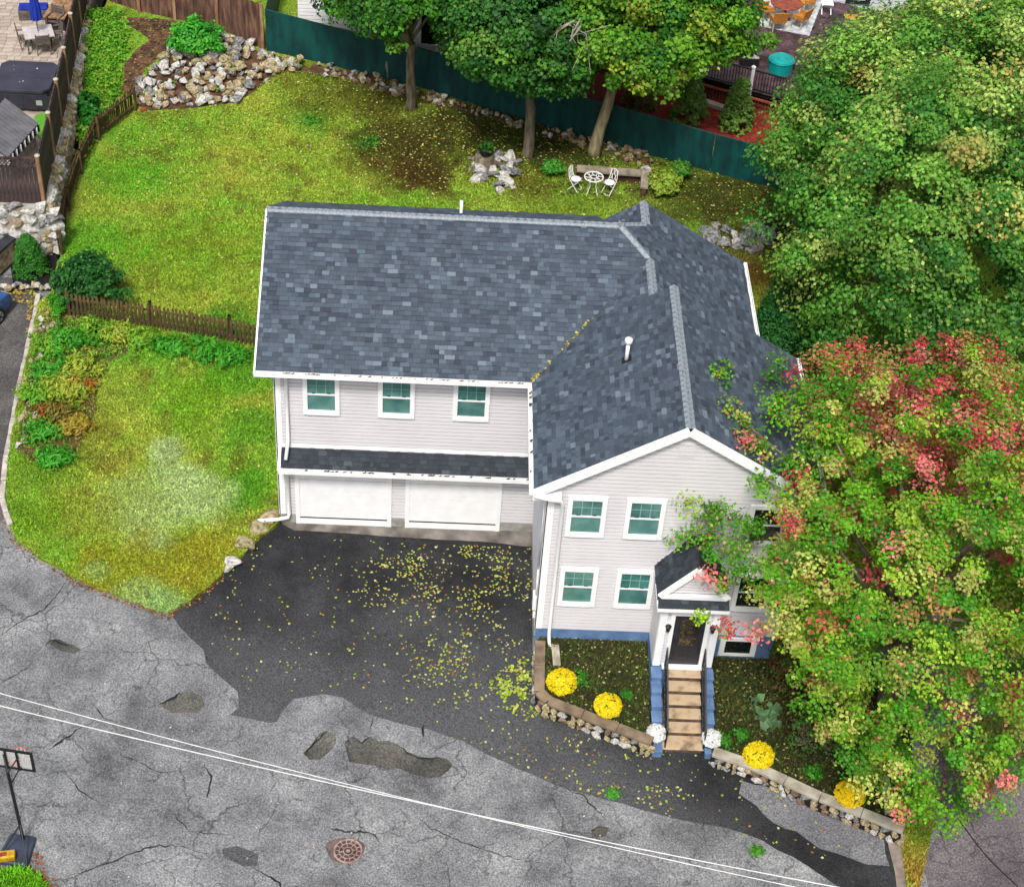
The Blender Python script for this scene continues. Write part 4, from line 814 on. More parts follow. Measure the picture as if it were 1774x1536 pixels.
# ------------------------------------------------------------------ chrysanthemums
def mum(px, py, r, col, col2, label, cat, zf=zbed, pot=False, z=None):
    p = G(px, py, zf) if z is None else Z(px, py, z); base = np.array([p[0], p[1], p[2]]); t = thing('chrysanthemum', label, cat, tuple(base), 'potted mums by the front steps'); rr = np.random.default_rng(int(px))
    if pot: MB().lathe(base, [(.12, 0), (.16, .22), (.17, .24)], 14).build('pot', 'planter', t)
    h0 = .2 if pot else .02
    foliage('leaves', base+np.array([0, 0, h0+r*.45])+rr.normal(size=(60, 3))*r*.3, r*.45, 14, .07, [lin(60, 110, 30)], parent=t, seed=int(px))
    d = rr.normal(size=(900, 3)); d /= np.linalg.norm(d, axis=1)[:, None]; d = d[d[:, 2] > -.45]
    cl = base+np.array([0, 0, h0+r*.55])+d*np.array([r, r, r*.72])*rr.uniform(.9, 1.05, (len(d), 1)); f = rr.uniform(0, 1, (len(d), 1))
    foliage('flowers', cl, .04, 8, .075, np.array(col)*(1-f)+np.array(col2)*f, parent=t, seed=int(px)+1, out=d, upw=.3, var=.12)
yc, yc2 = (.78, .60, .0), (.85, .70, .02); wc1, wc2 = (.82, .82, .82), (.74, .75, .74)
mum(972, 1190, .40, yc, yc2, 'largest yellow chrysanthemum at the corner of the left bed', 'flower')
mum(1052, 1230, .36, yc, yc2, 'round yellow chrysanthemum in the middle of the left bed edge', 'flower')
mum(1312, 1318, .40, yc, yc2, 'yellow chrysanthemum just right of the front steps', 'flower')
mum(1470, 1384, .39, yc, (.85, .62, .01), 'yellow orange chrysanthemum at the far right of the bed', 'flower')
mum(1136, 1275, .25, wc1, wc2, 'white chrysanthemum on the left wall of the steps', 'flower', z=.0, pot=False)
mum(1232, 1285, .25, wc1, wc2, 'white chrysanthemum on the right wall of the steps', 'flower', z=.0, pot=False)
GR1, GR2, GD1, GD2 = lin(80, 170, 30), lin(120, 190, 50), lin(40, 96, 30), lin(60, 120, 40)
for i, (u, v, r, lb) in enumerate([(1003, 1183, .22, 'small green weed right of the largest yellow flower'), (1085, 1208, .16, 'tiny green weed beside the round yellow flower'), (1255, 1290, .2, 'low green plant by the right white flower'), (1283, 1277, .2, 'low green plant above the yellow flower by the steps'), (1408, 1345, .2, 'low green plant midway along the right bed'), (1340, 1130+100, .01, '')]):
    if lb: shrub('bed_plant', lb, G(u, v, zbed), (r, r, r), 26, 14, .07, GR1, GD2, 40+i, 'plant', cr=.1, stem=False)
t = thing('hosta', 'pale blue green leafy plant in the right bed', 'plant', tuple(G(1330, 1245, zbed))); foliage('foliage', np.array(t.location)+RNG.normal(size=(20, 3))*np.array([.16, .25, .05])+np.array([0, 0, .12]), .15, 5, .3, [lin(120, 160, 110)], parent=t, seed=4)
t = thing('splash_block', 'narrow mossy splash slab below the downspout', 'slab', tuple(G(963, 1135, zbed)))
p = G(963, 1135, zbed); MB().beam((p[0]-.02, p[1]+.35, p[2]+.05), (p[0]+.02, p[1]-.4, p[2]+.02), .22, .05).build('slab', 'capstone', t)
# ------------------------------------------------------------------ stones beside the garage and the left kerb
for i, (u, v, s_, ix) in enumerate([(468, 896, .55, 7), (447, 915, .6, 3), (425, 943, .55, 0), (403, 972, .42, 5), (394, 985, .28, 0)]):
    p = G(u, v); o = link('boulder', ROCKS[[2, 3, 8, 0, 5][i]]); o.location = (p[0], p[1], p[2]+.02); o.scale = (s_*1.6, s_*1.15, s_*.9); o.rotation_euler = (.1, .1, i*.8+.7)
    tag(o, ['tan boulder under the downspout by the garage', 'mossy buff boulder second from the garage corner', 'pale rounded boulder third from the garage corner', 'grey boulder fourth from the garage corner', 'smallest white stone at the end of the boulder row'][i], 'stone', 'boulders edging the lawn by the driveway')
kb = thing('kerb', 'line of pale granite kerb stones along the left lawn edge', 'kerb', tuple(Gr(40, 640)))
kp = [Gr(u, v) for u, v in [(68, 515), (60, 560), (48, 610), (38, 660), (28, 710), (20, 760), (12, 800), (8, 840), (5, 870), (12, 895), (20, 915)]]
for a, b in zip(kp[:-1], kp[1:]):
    a, b = Vector(a), Vector(b); n = max(1, round((b-a).length/.75))
    for i in range(n):
        p = a+(b-a)*((i+.02)/n); q = a+(b-a)*((i+.98)/n); j = Vector((random.uniform(-.02, .02), 0, 0)); MB().beam(p+j+Vector((0, 0, .06)), q+j+Vector((0, 0, .06)), .17, .3).build('kerb_stone', 'curb', kb, bevel=.02)
# ------------------------------------------------------------------ fences
def picket_fence(name, label, pts, h, wdt, gap, m, rails, post_every=None, thick=.025, jit=.03, rail_side=1, post_m=None, base=zyard, lean=0.):
    a0 = pts[0]; t = thing(name, label, 'fence', (float(a0[0]), float(a0[1]), float(a0[2])))
    rl = t.location; mesh = {}
    for a, b in zip(pts[:-1], pts[1:]):
        a, b = Vector(a), Vector(b); d = (b-a); L = d.length; d /= L; ang = math.atan2(d.y, d.x); n = int(L/(wdt+gap)); nr = Vector((-d.y, d.x, 0))*rail_side
        for k in rails: MB().beam(a+Vector((0, 0, h*k))+nr*.04, b+Vector((0, 0, h*k))+nr*.04, .04, .08).build('rail', m, t)
        for i in range(n):
            key = round(h, 2)
            if key not in mesh:
                q = MB(); q.prism([(-wdt/2, 0, 0), (wdt/2, 0, 0), (wdt/2, 0, h-.06), (wdt/2-.025, 0, h), (-wdt/2+.025, 0, h), (-wdt/2, 0, h-.06)], (0, thick, 0)); me = bpy.data.meshes.new('picket'); me.from_pydata(q.v, [], q.f)
                bm = bmesh.new(); bm.from_mesh(me); bmesh.ops.recalc_face_normals(bm, faces=bm.faces); bm.to_mesh(me); bm.free(); me.materials.append(M[m]); mesh[key] = me
            p = a+(b-a)*((i+.5)/n); o = link('picket', mesh[key], t); o.location = p-rl+Vector((0, 0, random.uniform(-jit, jit))); o.rotation_euler = (random.uniform(-.03, .03)+lean, random.uniform(-.03, .03), ang)
        if post_every:
            np_ = max(1, round(L/post_every))
            for i in range(np_+1):
                p = a+(b-a)*(i/np_)+nr*.09; MB().box((p.x-.05, p.y-.05, p.z-.2), (p.x+.05, p.y+.05, p.z+h+.08)).build('post', post_m or m, t)
    return t
fp = lambda L: [tuple(G(u, v)) for u, v in L]
picket_fence('picket_fence', 'weathered brown picket fence between the front lawn and back yard', fp([(118, 548), (262, 568), (398, 592), (452, 603)]), 1.0, .085, .06, 'wood_old', (.25, .75), 2.4, rail_side=1)
picket_fence('picket_fence', 'old leaning picket fence along the left of the back yard', fp([(104, 440), (116, 365), (138, 300), (168, 240), (232, 190)]), .95, .07, .05, 'wood_old', (.2, .8), 2., rail_side=-1)
bf = thing('board_fence', 'tall brown board fence behind the rock pile', 'fence', tuple(G(380, 60)))
bp_ = [Vector(G(u, v)) for u, v in [(120, -22), (242, 20), (304, 33), (378, 50), (456, 86)]]
for a, b in zip(bp_[:-1], bp_[1:]):
    L = (b-a).length; n = max(1, round(L/.15)); d = (b-a)/n; ang = math.atan2(d.y, d.x)
    for i in range(n):
        h = 2.0+random.uniform(-.05, .03); p = a+d*i; q = a+d*(i+.95); MB().prism([p, q, q+Vector((0, 0, h)), p+Vector((0, 0, h+random.uniform(-.02, .02)))], Vector((-d.y, d.x, 0)).normalized()*.03).build('board', 'wood_brown', bf)
    MB().box((b.x-.06, b.y-.14, b.z-.1), (b.x+.06, b.y-.02, b.z+2.1)).build('post', 'post', bf)
# teal fence
tf = thing('teal_fence', 'long dark teal panel fence across the back of the yard', 'fence', tuple(G(720, 145)))
tp = [(462, 88, 25), (575, 114, 62), (720, 150, 112), (900, 205, 160), (1030, 243, 180), (1120, 268, 205), (1230, 298, 240), (1335, 325, 264), (1385, 338, 275)]
base_ = [Vector(G(u, v)) for u, v, _ in tp]; hh = [1.85, 1.75, 1.8, 1.8, 1.75, 1.75, 1.7, 1.65, 1.65]
for i in range(len(tp)-1):
    a, b = base_[i], base_[i+1]; d = (b-a).normalized(); nr = Vector((d.y, -d.x, 0)); n = 4 if i else 1
    A = [a+Vector((0, 0, .05)), b+Vector((0, 0, .05)), b+Vector((0, 0, hh[i+1])), a+Vector((0, 0, hh[i]))]
    if i in (1, 3, 5): MB().tube([a+Vector((0, 0, -.1)), a+Vector((0, 0, hh[i]+.06))], .03, 8).build('post', 'teal', tf)
    k = max(1, round((b-a).length/2.45)); pts_ = [(a+(b-a)*(j/k), hh[i]+(hh[i+1]-hh[i])*(j/k)) for j in range(k+1)]
    for (p, hp), (q, hq) in zip(pts_[:-1], pts_[1:]):
        p2 = p+d*.012; q2 = q-d*.012
        MB().prism([p2+Vector((0, 0, .04)), q2+Vector((0, 0, .04)), q2+Vector((0, 0, hq)), p2+Vector((0, 0, hp))], nr*.025).build('panel', 'teal', tf)
        MB().tube([p2+Vector((0, 0, hp+.015)), q2+Vector((0, 0, hq+.015))], .022, 6).build('top_rail', 'teal', tf)
a = base_[0]; b = Vector(G(486, 0))+Vector((.0, 1.2, 0)); nr = Vector((1, 0, 0))
MB().prism([a+Vector((0, 0, .04)), b+Vector((0, 0, .04)), b+Vector((0, 0, 1.9)), a+Vector((0, 0, 1.85))], (.025, 0, 0)).build('panel', 'teal', tf)
# ------------------------------------------------------------------ rocks
rp = thing('rock_pile', 'sloping pile of pale and grey field stones in the back left corner', 'rocks', tuple(G(350, 130)))
R1 = gp([(232, 180), (245, 140), (300, 85), (330, 70), (380, 62), (455, 92), (520, 108), (540, 122), (480, 128), (440, 160), (410, 178), (330, 188), (260, 192)])
x, y, r_ = scatter(R1, 30, 77); o_ = np.argsort(r_.uniform(size=len(x)))[:285]
for k in o_:
    s_ = r_.choice([.22, .28, .34, .42, .55], p=[.25, .3, .25, .14, .06]); stone(rp, x[k], y[k], float(zyard(x[k], y[k]))+s_*.18+r_.uniform(0, .22), s_*1.1, idx=int(r_.choice([0, 5, 10, 15, 0, 5, 1, 6, 11, 2, 7, 12, 3, 8, 13, 4])), sx=1.25, tilt=.6)
x, y, r = scatter(R1, 2.2, 79); tag(foliage('pile_weeds', np.c_[x, y, zyard(x, y)+.2], .16, 12, .1, [lin(120, 180, 60)], kind='stuff', seed=79), 'green weeds growing among the rock pile', 'plants')
sheet('soil_patch', R1, zyard, 'brownsoil', .4, dz=.015)
sheet('soil_patch', gp([(205, 30), (300, 35), (330, 60), (290, 90), (250, 120), (230, 165), (210, 160), (215, 110), (260, 70)]), zyard, 'brownsoil', .4, dz=.02, jag=.08)
sp2 = gp([(205, 30), (300, 35), (330, 60), (290, 90), (250, 120), (230, 165), (210, 160), (215, 110), (260, 70)])
tag(leaves('soil_litter', sp2, 60, zyard, [lin(190, 150, 110), lin(120, 90, 66), lin(150, 170, 80), lin(90, 66, 50)], 83, (.06, .14), .04), 'dry leaf litter on the bare soil above the rock pile', 'leaves')
def bank(label, poly_px, n, seed, sizes=(.16, .36)):
    t = thing('stone_bank', label, 'rocks', tuple(G(*poly_px[0]))); P = gp(poly_px); x, y, r = scatter(P, n, seed)
    for k in range(min(len(x), 290)):
        s_ = r.uniform(*sizes); stone(t, x[k], y[k], float(zyard(x[k], y[k]))+s_*.2+r.uniform(0, .12), s_, idx=int(r.choice([0, 2, 3, 4, 7, 8, 9, 12, 13, 14, 5, 1])), sx=1.25, tilt=.6)
    sheet('soil_patch', P, zyard, 'brownsoil', .4, dz=.018); return t
bank('low stone bank along the left half of the teal fence', [(540, 112), (640, 130), (720, 155), (712, 175), (660, 160), (600, 140), (535, 128)], 20, 5)
bank('low stone bank along the middle of the teal fence', [(722, 155), (800, 178), (880, 205), (905, 212), (900, 226), (840, 205), (780, 190), (725, 176)], 20, 6, (.14, .28))
bank('loose grey stones along the teal fence behind the seat wall', [(935, 215), (1010, 240), (1080, 255), (1120, 268), (1130, 288), (1090, 284), (1040, 262), (990, 250), (940, 236)], 14, 7, (.16, .34))
for i, (u, v, lb) in enumerate([(860, 300, 'white and black rock outcrop below the tree stump'), (1280, 412, 'grey lichened rock outcrop right of the house')]):
    t = thing('rock_outcrop', lb, 'rock', tuple(G(u, v))); r = np.random.default_rng(i+50)
    for k in range(34 if i == 0 else 44):
        a = r.uniform(0, 6.28); q = math.sqrt(r.uniform()); c = G(u, v); x_, y_ = c[0]+math.cos(a)*q*(.95 if i == 0 else 1.5), c[1]+math.sin(a)*q*(1.2 if i == 0 else .9); s_ = r.uniform(.3, .7)
        stone(t, x_, y_, float(zyard(x_, y_))+(1-q)*.22, s_, idx=int(r.choice([0, 0, 5, 10, 1, 1, 6, 6, 16] if i == 0 else [1, 6, 11, 16, 8, 5])), sx=1.3, sz=.6, tilt=.5)
st = thing('tree_stump', 'weathered tree stump carrying a potted plant', 'stump', tuple(G(838, 285))); p = np.array(st.location)
MB().lathe(p, [(.55, -.1), (.42, .12), (.36, .4), (.34, .42)], 16).build('stump', 'bark', st)
for k in range(5):
    a = k*1.3; MB().tube([p+np.array([.3*math.cos(a), .3*math.sin(a), .15]), p+np.array([.85*math.cos(a), .85*math.sin(a), -.03])], [.13, .04], 6).build('root', 'bark', st)
pt = thing('potted_plant', 'dark pot with green plant on the tree stump', 'plant', (p[0]+.05, p[1], p[2]+.42)); q = np.array(pt.location)
MB().lathe(q, [(.18, 0), (.26, .26), (.28, .28), (.24, .27)], 16).build('pot', 'seam', pt); foliage('foliage', q+RNG.normal(size=(24, 3))*.12+np.array([0, 0, .38]), .12, 14, .1, [GD2], parent=pt, seed=9)
# seat wall and bistro set
sw = thing('seat_wall', 'low wall of two weathered slabs behind the bistro set', 'wall', tuple(G(1060, 305)))
def ledge(pa, pb, w_, nm='slab'):
    a, b = G(*pa), G(*pb); MB().beam((a[0], a[1], a[2]+.42), (b[0], b[1], b[2]+.42), w_, .1).build(nm, 'timber', sw, bevel=.015); MB().beam((a[0], a[1]+.05, a[2]+.16), (b[0], b[1]+.05, b[2]+.16), w_*.6, .4).build('base', 'brownsoil', sw)
ledge((998, 308), (1058, 312), .42); ledge((1062, 313), (1108, 316), .42); ledge((1116, 310), (1114, 342), .3, 'pier')
p = G(1117, 312); stone(sw, p[0], p[1], p[2]+.5, .5, idx=0, name='top_stone')
def bistro_chair(label, loc, rz):
    t = thing('bistro_chair', label, 'chair', tuple(loc), 'white bistro chairs', rz); k = dict(world=False)
    sp = [(.2*math.cos(a), .2*math.sin(a), .46) for a in np.linspace(0, 6.283, 13)[:-1]]; MB().prism(sp, (0, 0, .025)).build('seat', 'whiteiron', t, **k)
    for s in (-1, 1):
        MB().tube([(s*.19, -.2, 0), (s*.18, .16, .46), (s*.17, .22, .6), (s*.16, .26, .92)], .016, 6).build('leg', 'whiteiron', t, **k); MB().tube([(s*.2, .24, 0), (s*.19, -.16, .46)], .016, 6).build('leg', 'whiteiron', t, **k)
    MB().tube([(-.16, .26, .92), (0, .27, .97), (.16, .26, .92)], .016, 6).build('back_rail', 'whiteiron', t, **k); MB().tube([(-.19, -.2, .02), (.19, -.2, .02)], .012, 5).build('stretcher', 'whiteiron', t, **k)
    for j in range(4):
        x0 = -.12+.08*j; MB().tube([(x0, .2, .52), (x0+.05*(-1)**j, .23, .66), (x0-.03*(-1)**j, .245, .78), (x0, .26, .93)], .013, 5).build('scroll', 'whiteiron', t, **k)
    return t
p = G(996, 328); bistro_chair('white iron bistro chair left of the small round table', p, 1.1)
p = G(1054, 334); bistro_chair('white iron bistro chair right of the small round table', p, -.75)
p = G(1026, 334); t = thing('bistro_table', 'small round white iron bistro table', 'table', tuple(p)); q = dict(world=False)
MB().tube([(.36*math.cos(a), .36*math.sin(a), .72) for a in np.linspace(0, 6.283, 25)], .025, 6).build('rim', 'whiteiron', t, **q); MB().tube([(.12*math.cos(a), .12*math.sin(a), .72) for a in np.linspace(0, 6.283, 13)], .016, 6).build('ring', 'whiteiron', t, **q)
for k in range(8):
    a = k*.785; MB().tube([(.12*math.cos(a), .12*math.sin(a), .72), (.24*math.cos(a+.25), .24*math.sin(a+.25), .72), (.35*math.cos(a), .35*math.sin(a), .72)], .014, 5).build('spoke', 'whiteiron', t, **q)
for k in range(4):
    a = k*1.571+.7; MB().tube([(.27*math.cos(a), .27*math.sin(a), .72), (.14*math.cos(a), .14*math.sin(a), .4), (.3*math.cos(a), .3*math.sin(a), 0)], .016, 6).build('leg', 'whiteiron', t, **q)
# ------------------------------------------------------------------ left neighbour: stone wall, patio, fence
WL = [Vector((-9.35, 12.6, 0)), Vector((-9.55, 15.8, 0)), Vector((-9.9, 20.5, 0)), Vector((-10.15, 23.2, 0)), Vector((-10.35, 25.5, 0)), Vector((-10.7, 30, 0))]
sheet('patio', [(a.x-.1, a.y) for a in WL]+[(-10.7, 60), (-45, 60), (-45, 12.7)], lambda x, y: 0*x+PATIO-.04, 'paver2', 2., skirt=1.5)
PAT = bpy.data.objects['patio']; pv_me = []
for m_ in ('paver', 'paver2'):
    for w_, d_ in ((.44, .29), (.29, .29)):
        me = bpy.data.meshes.new('paver'); q = MB().box((.005, .005, 0), (w_-.008, d_-.008, .045)); me.from_pydata(q.v, [], q.f); me.materials.append(M[m_]); pv_me.append((me, w_))
cp = [Z(u, v, PATIO)[:2] for u, v in [(-20, -20), (150, -20), (95, 120), (-20, 175)]]; y = min(c[1] for c in cp)
while y < max(c[1] for c in cp):
    x = min(c[0] for c in cp)-random.uniform(0, .4)
    while x < max(c[0] for c in cp):
        me, w_ = random.choice(pv_me)
        if pip(cp, np.array([x+.2]), np.array([y+.14]))[0]: o = link('paver', me, PAT); o.location = (x, y, PATIO-.036+random.uniform(0, .006))
        x += w_
    y += .292
wl = thing('stone_wall', 'tall mortared stone retaining wall below the left patio', 'wall', (-9.4, 12.6, .8))
core_ = MB()
for a, b in zip(WL[:-1], WL[1:]): core_.add([(a.x-.12, a.y, .2), (b.x-.12, b.y, .2), (b.x-.12, b.y, PATIO-.02), (a.x-.12, a.y, PATIO-.02), (a.x-.6, a.y, .2), (b.x-.6, b.y, .2), (b.x-.6, b.y, PATIO-.02), (a.x-.6, a.y, PATIO-.02)], [(0, 1, 2, 3), (3, 2, 6, 7), (4, 7, 6, 5), (0, 3, 7, 4), (1, 5, 6, 2)])
core_.box((-16, 12.66, 0), (-9.5, 13.1, PATIO-.03)); core_.build('mortar_core', 'concrete', wl)
cnt = 0
for a, b in zip(WL[:-1], WL[1:]):
    L = (b-a).length; d = (b-a)/L; z0 = lambda p: float(zyard(p.x+.3, p.y))-.05
    u = 0
    while u < L:
        w_ = random.uniform(.3, .55); p = a+d*min(L, u+w_/2); zz = z0(p)
        while zz < PATIO-.1 and cnt < 190:
            h = random.uniform(.2, .38); stone(wl, p.x-.1+random.uniform(-.05, .05), p.y, zz+h/2, 1, idx=random.choice([0, 5, 2, 7, 3, 8, 10, 12]), rz=math.atan2(d.y, d.x), tilt=.15).scale = (w_*1.45, .44, h*1.95); zz += h; cnt += 1
        u += w_
x = -12.2
while x < -9.4:
    w_ = random.uniform(.3, .6); zz = .72
    while zz < PATIO-.12:
        h = random.uniform(.22, .42); stone(wl, x+w_/2, 12.66+random.uniform(-.04, .04), zz+h/2, 1, idx=random.choice([0, 5, 10, 15, 0, 2, 7, 1, 6]), rz=0, tilt=.15).scale = (w_*1.45, .44, h*1.95); zz += h
    x += w_
# patio fence
pf = thing('board_fence', 'tall dark board fence with pale post caps around the left patio', 'fence', (-9.7, 12.9, PATIO))
FL = [Vector((p.x-.25, p.y+(.35 if i == 0 else 0), PATIO)) for i, p in enumerate(WL)]; FL.append(Vector((-11.0, 34, PATIO)))
bm_me = bpy.data.meshes.new('board'); q = MB().box((-.07, -.012, 0), (.07, .012, 1.72)); bm_me.from_pydata(q.v, [], q.f); bm_me.materials.append(M['wood_dark'])
def fence_run(a, b, lattice=False, last=True):
    L = (b-a).length; d = (b-a)/L; ang = math.atan2(d.y, d.x); n = round(L/2.35) or 1
    for i in range(n+1 if last else n):
        p = a+d*(L*i/n); MB().box((p.x-.06, p.y-.06, p.z-.05), (p.x+.06, p.y+.06, p.z+1.95)).build('post', 'post', pf); MB().lathe((p.x, p.y, p.z+1.95), [(.1, 0), (.1, .04), (.02, .09)], 8).build('post_cap', 'cap', pf)
    k = int(L/.15)
    for i in range(k):
        o = link('board', bm_me, pf); o.location = a+d*((i+.5)*L/k)-pf.location+Vector((0, 0, .05-(.32 if lattice else 0))); o.rotation_euler = (0, 0, ang)
    for z_ in (.35, 1.45, 1.8): MB().beam(a+Vector((0, 0, z_))+Vector((d.y, -d.x, 0))*-.04, b+Vector((0, 0, z_))+Vector((d.y, -d.x, 0))*-.04, .05, .09).build('rail', 'wood_dark', pf)
    if lattice:
        for i in range(int(L/.13)):
            p = a+d*(i*.13); MB().beam(p+Vector((0, 0, 1.45)), p+d*.3+Vector((0, 0, 1.8)), .015, .035).build('lattice_slat', 'wood_dark', pf); MB().beam(p+d*.3+Vector((0, .016, 1.45)), p+Vector((0, .016, 1.8)), .015, .035).build('lattice_slat', 'wood_dark', pf)
for i, (a, b) in enumerate(zip(FL[:-1], FL[1:])): fence_run(a, b, last=i == len(FL)-2)
fence_run(Vector((-12.5, 12.9, PATIO)), Vector((-9.68, 12.95, PATIO)), True, False)
o = MB().tube([Z(105, 265, 1.6), Z(127, 195, 1.9)], .045, 6).build('white_pipe', 'white'); tag(o, 'long white pipe lying along the foot of the left patio fence', 'pipe')
# hot tub
c = Z(44, 131, PATIO+.95); ht = thing('hot_tub', 'charcoal hot tub with folded vinyl cover on the left patio', 'hot tub', (c[0], c[1], PATIO)); k = dict(world=False)
MB().box((-1.02, -1.02, .02), (1.02, 1.02, .82)).build('cabinet', 'tub', ht, bevel=.12, **k)
for s in (-1, 1): MB().prism([(-1.1, s*.01, .82), (1.1, s*.01, .82), (1.1, s*.85, .82), (.85, s*1.1, .82), (-.85, s*1.1, .82), (-1.1, s*.85, .82)], (0, 0, .13)).build('cover_half', 'tubcover', ht, bevel=.03, **k)
MB().box((.55, -1.05, .3), (.78, -1.02, .5)).build('control_panel', 'alloy', ht, **k)
for i in range(4): MB().box((-.9+.55*i, -1.04, .1), (-.5+.55*i, -1.025, .7)).build('side_panel', 'tub', ht, **k)
foliage('cover_leaves', [(c[0]+random.uniform(-.7, .9), c[1]+random.uniform(-.8, .8), PATIO+.96) for _ in range(14)], .01, 1, .08, [lin(220, 215, 200)], parent=ht, kind='stuff')
# shed with ribbed roof
A, B, D = [np.array(Z(u, v, z_)) for u, v, z_ in ((66, 215, PATIO+1.35), (8, 172, PATIO+1.75), (14, 272, PATIO+1.35))]; E_ = B+D-A
sh = thing('garden_shed', 'small shed with grey ribbed roof and white fretwork on the left patio', 'shed', (float(D[0]), float(D[1]), PATIO))
MB().prism([A, B, E_, D], (0, 0, -.05)).build('roof', 'greymetal', sh)
for i in range(13):
    t_ = i/12; p = A+(D-A)*t_; q = B+(E_-B)*t_; MB().beam(p+np.array([0, 0, .015]), q+np.array([0, 0, .015]), .05, .03).build('roof_rib', 'greymetal', sh)
ins = lambda P: A*.0+P+(A+B+D+E_)/4*0
mid = (A+B+D+E_)/4; w4 = [mid+(P-mid)*.86 for P in (A, B, E_, D)]
MB().prism([(p[0], p[1], PATIO) for p in w4], (0, 0, 1.15)).build('shed_wall', 'planter', sh)
for i in range(16):
    p = A+(D-A)*(i/15.); MB().box((p[0]-.05, p[1]-.02, p[2]-.32), (p[0]+.03, p[1]+.02, p[2]-.05)).build('fretwork', 'white' if i % 2 else 'black', sh)
sheet('turf_mat', [tuple(Z(u, v, PATIO+.02)[:2]) for u, v in [(60, 200), (78, 195), (80, 225), (70, 240), (60, 230)]], lambda x, y: 0*x+PATIO+.02, mat('green_turf', lin(110, 190, 50), lin(80, 160, 40), 12, .9), .4, skirt=.03, kind='structure')
# patio table, chairs, parasol, bench
tc = Z(66, 55, PATIO+.74); tb = thing('patio_table', 'pale square patio table beside the blue parasol', 'table', (tc[0], tc[1], PATIO), rz=.35)
MB().box((-.58, -.5, .7), (-.01, .5, .74)).build('table_top', 'tabletop', tb, **k); MB().box((.01, -.5, .7), (.58, .5, .74)).build('table_top', 'tabletop', tb, **k)
for sx in (-1, 1):
    for sy in (-1, 1): MB().box((sx*.5-.03, sy*.42-.03, 0), (sx*.5+.03, sy*.42+.03, .7)).build('leg', 'greywood', tb, **k)
def patio_chair(label, loc, rz):
    t = thing('patio_chair', label, 'chair', loc, 'grey wooden chairs around the patio table', rz)
    for i in range(5): MB().box((-.24, -.22+i*.09, .42), (.24, -.145+i*.09, .445)).build('seat_slat', 'greywood', t, **k)
    for i in range(5): MB().box((-.24, .24+i*.015, .5+i*.09), (.24, .265+i*.015, .57+i*.09)).build('back_slat', 'greywood', t, **k)
    for s in (-1, 1):
        MB().beam((s*.26, -.22, 0), (s*.26, -.22, .64), .045, .045).build('leg', 'greywood', t, **k); MB().beam((s*.26, .2, 0), (s*.26, .32, .98), .045, .045).build('leg', 'greywood', t, **k); MB().box((s*.26-.03, -.26, .63), (s*.26+.03, .27, .66)).build('armrest', 'greywood', t, **k)
    return t
for (u, v, rz, lb) in ((46, 82, 1.9, 'grey slatted patio chair left of the pale table'), (77, 92, 3.4, 'grey slatted patio chair in front of the pale table, seen from behind'), (97, 75, -1.2, 'grey slatted patio chair right of the pale table near the fence'), (98, 52, -.3, 'grey slatted patio chair behind the pale table by the fence')):
    p = Z(u, v, PATIO); patio_chair(lb, tuple(p), rz)
pr = thing('parasol', 'closed blue parasol standing through the patio table', 'parasol', (tc[0], tc[1], PATIO))
MB().tube([(0, 0, .76), (0, 0, 2.9)], .022, 8).build('pole', 'greywood', pr, **k)
mb = MB(); n_ = 16; prof = [(.05, 1.25), (.19, 1.3), (.17, 1.8), (.12, 2.3), (.05, 2.75), (.02, 2.8)]
vs = [(r*(1+.25*(j % 2))*math.cos(2*math.pi*j/n_), r*(1+.25*(j % 2))*math.sin(2*math.pi*j/n_), z_) for r, z_ in prof for j in range(n_)]
mb.add(vs, [(i*n_+j, i*n_+(j+1) % n_, (i+1)*n_+(j+1) % n_, (i+1)*n_+j) for i in range(len(prof)-1) for j in range(n_)]); mb.build('canopy', 'bluecloth', pr, **k)
p = Z(60, 30, PATIO); bn = thing('patio_bench', 'grey slatted bench with blue cushion behind the patio table', 'bench', tuple(p), rz=.15)
for i in range(5): MB().box((-.6, -.3+i*.12, .38), (.6, -.2+i*.12, .42)).build('seat_slat', 'greywood', bn, **k)
for i in range(4): MB().box((-.6, -.33, .06+i*.09), (.6, -.31, .12+i*.09)).build('front_slat', 'greywood', bn, **k)
MB().box((-.58, -.25, .42), (.58, .3, .52)).build('cushion', 'bluecloth', bn, bevel=.04, **k)
for sx in (-1, 1): MB().box((sx*.55-.04, -.28, 0), (sx*.55+.04, .28, .38)).build('leg', 'greywood', bn, **k)
p = Z(105, 12, PATIO+.6); ct = thing('storage_counter', 'tan wooden counter against the patio fence', 'counter', (p[0], p[1], PATIO), rz=-.1)
MB().box((-.4, -.9, 0), (.4, 1.6, .55)).build('cabinet', 'wood_dark', ct, **k)
for i in range(5): MB().box((-.45+i*.18, -.95, .55), (-.28+i*.18, 1.65, .6)).build('top_plank', 'post', ct, **k)
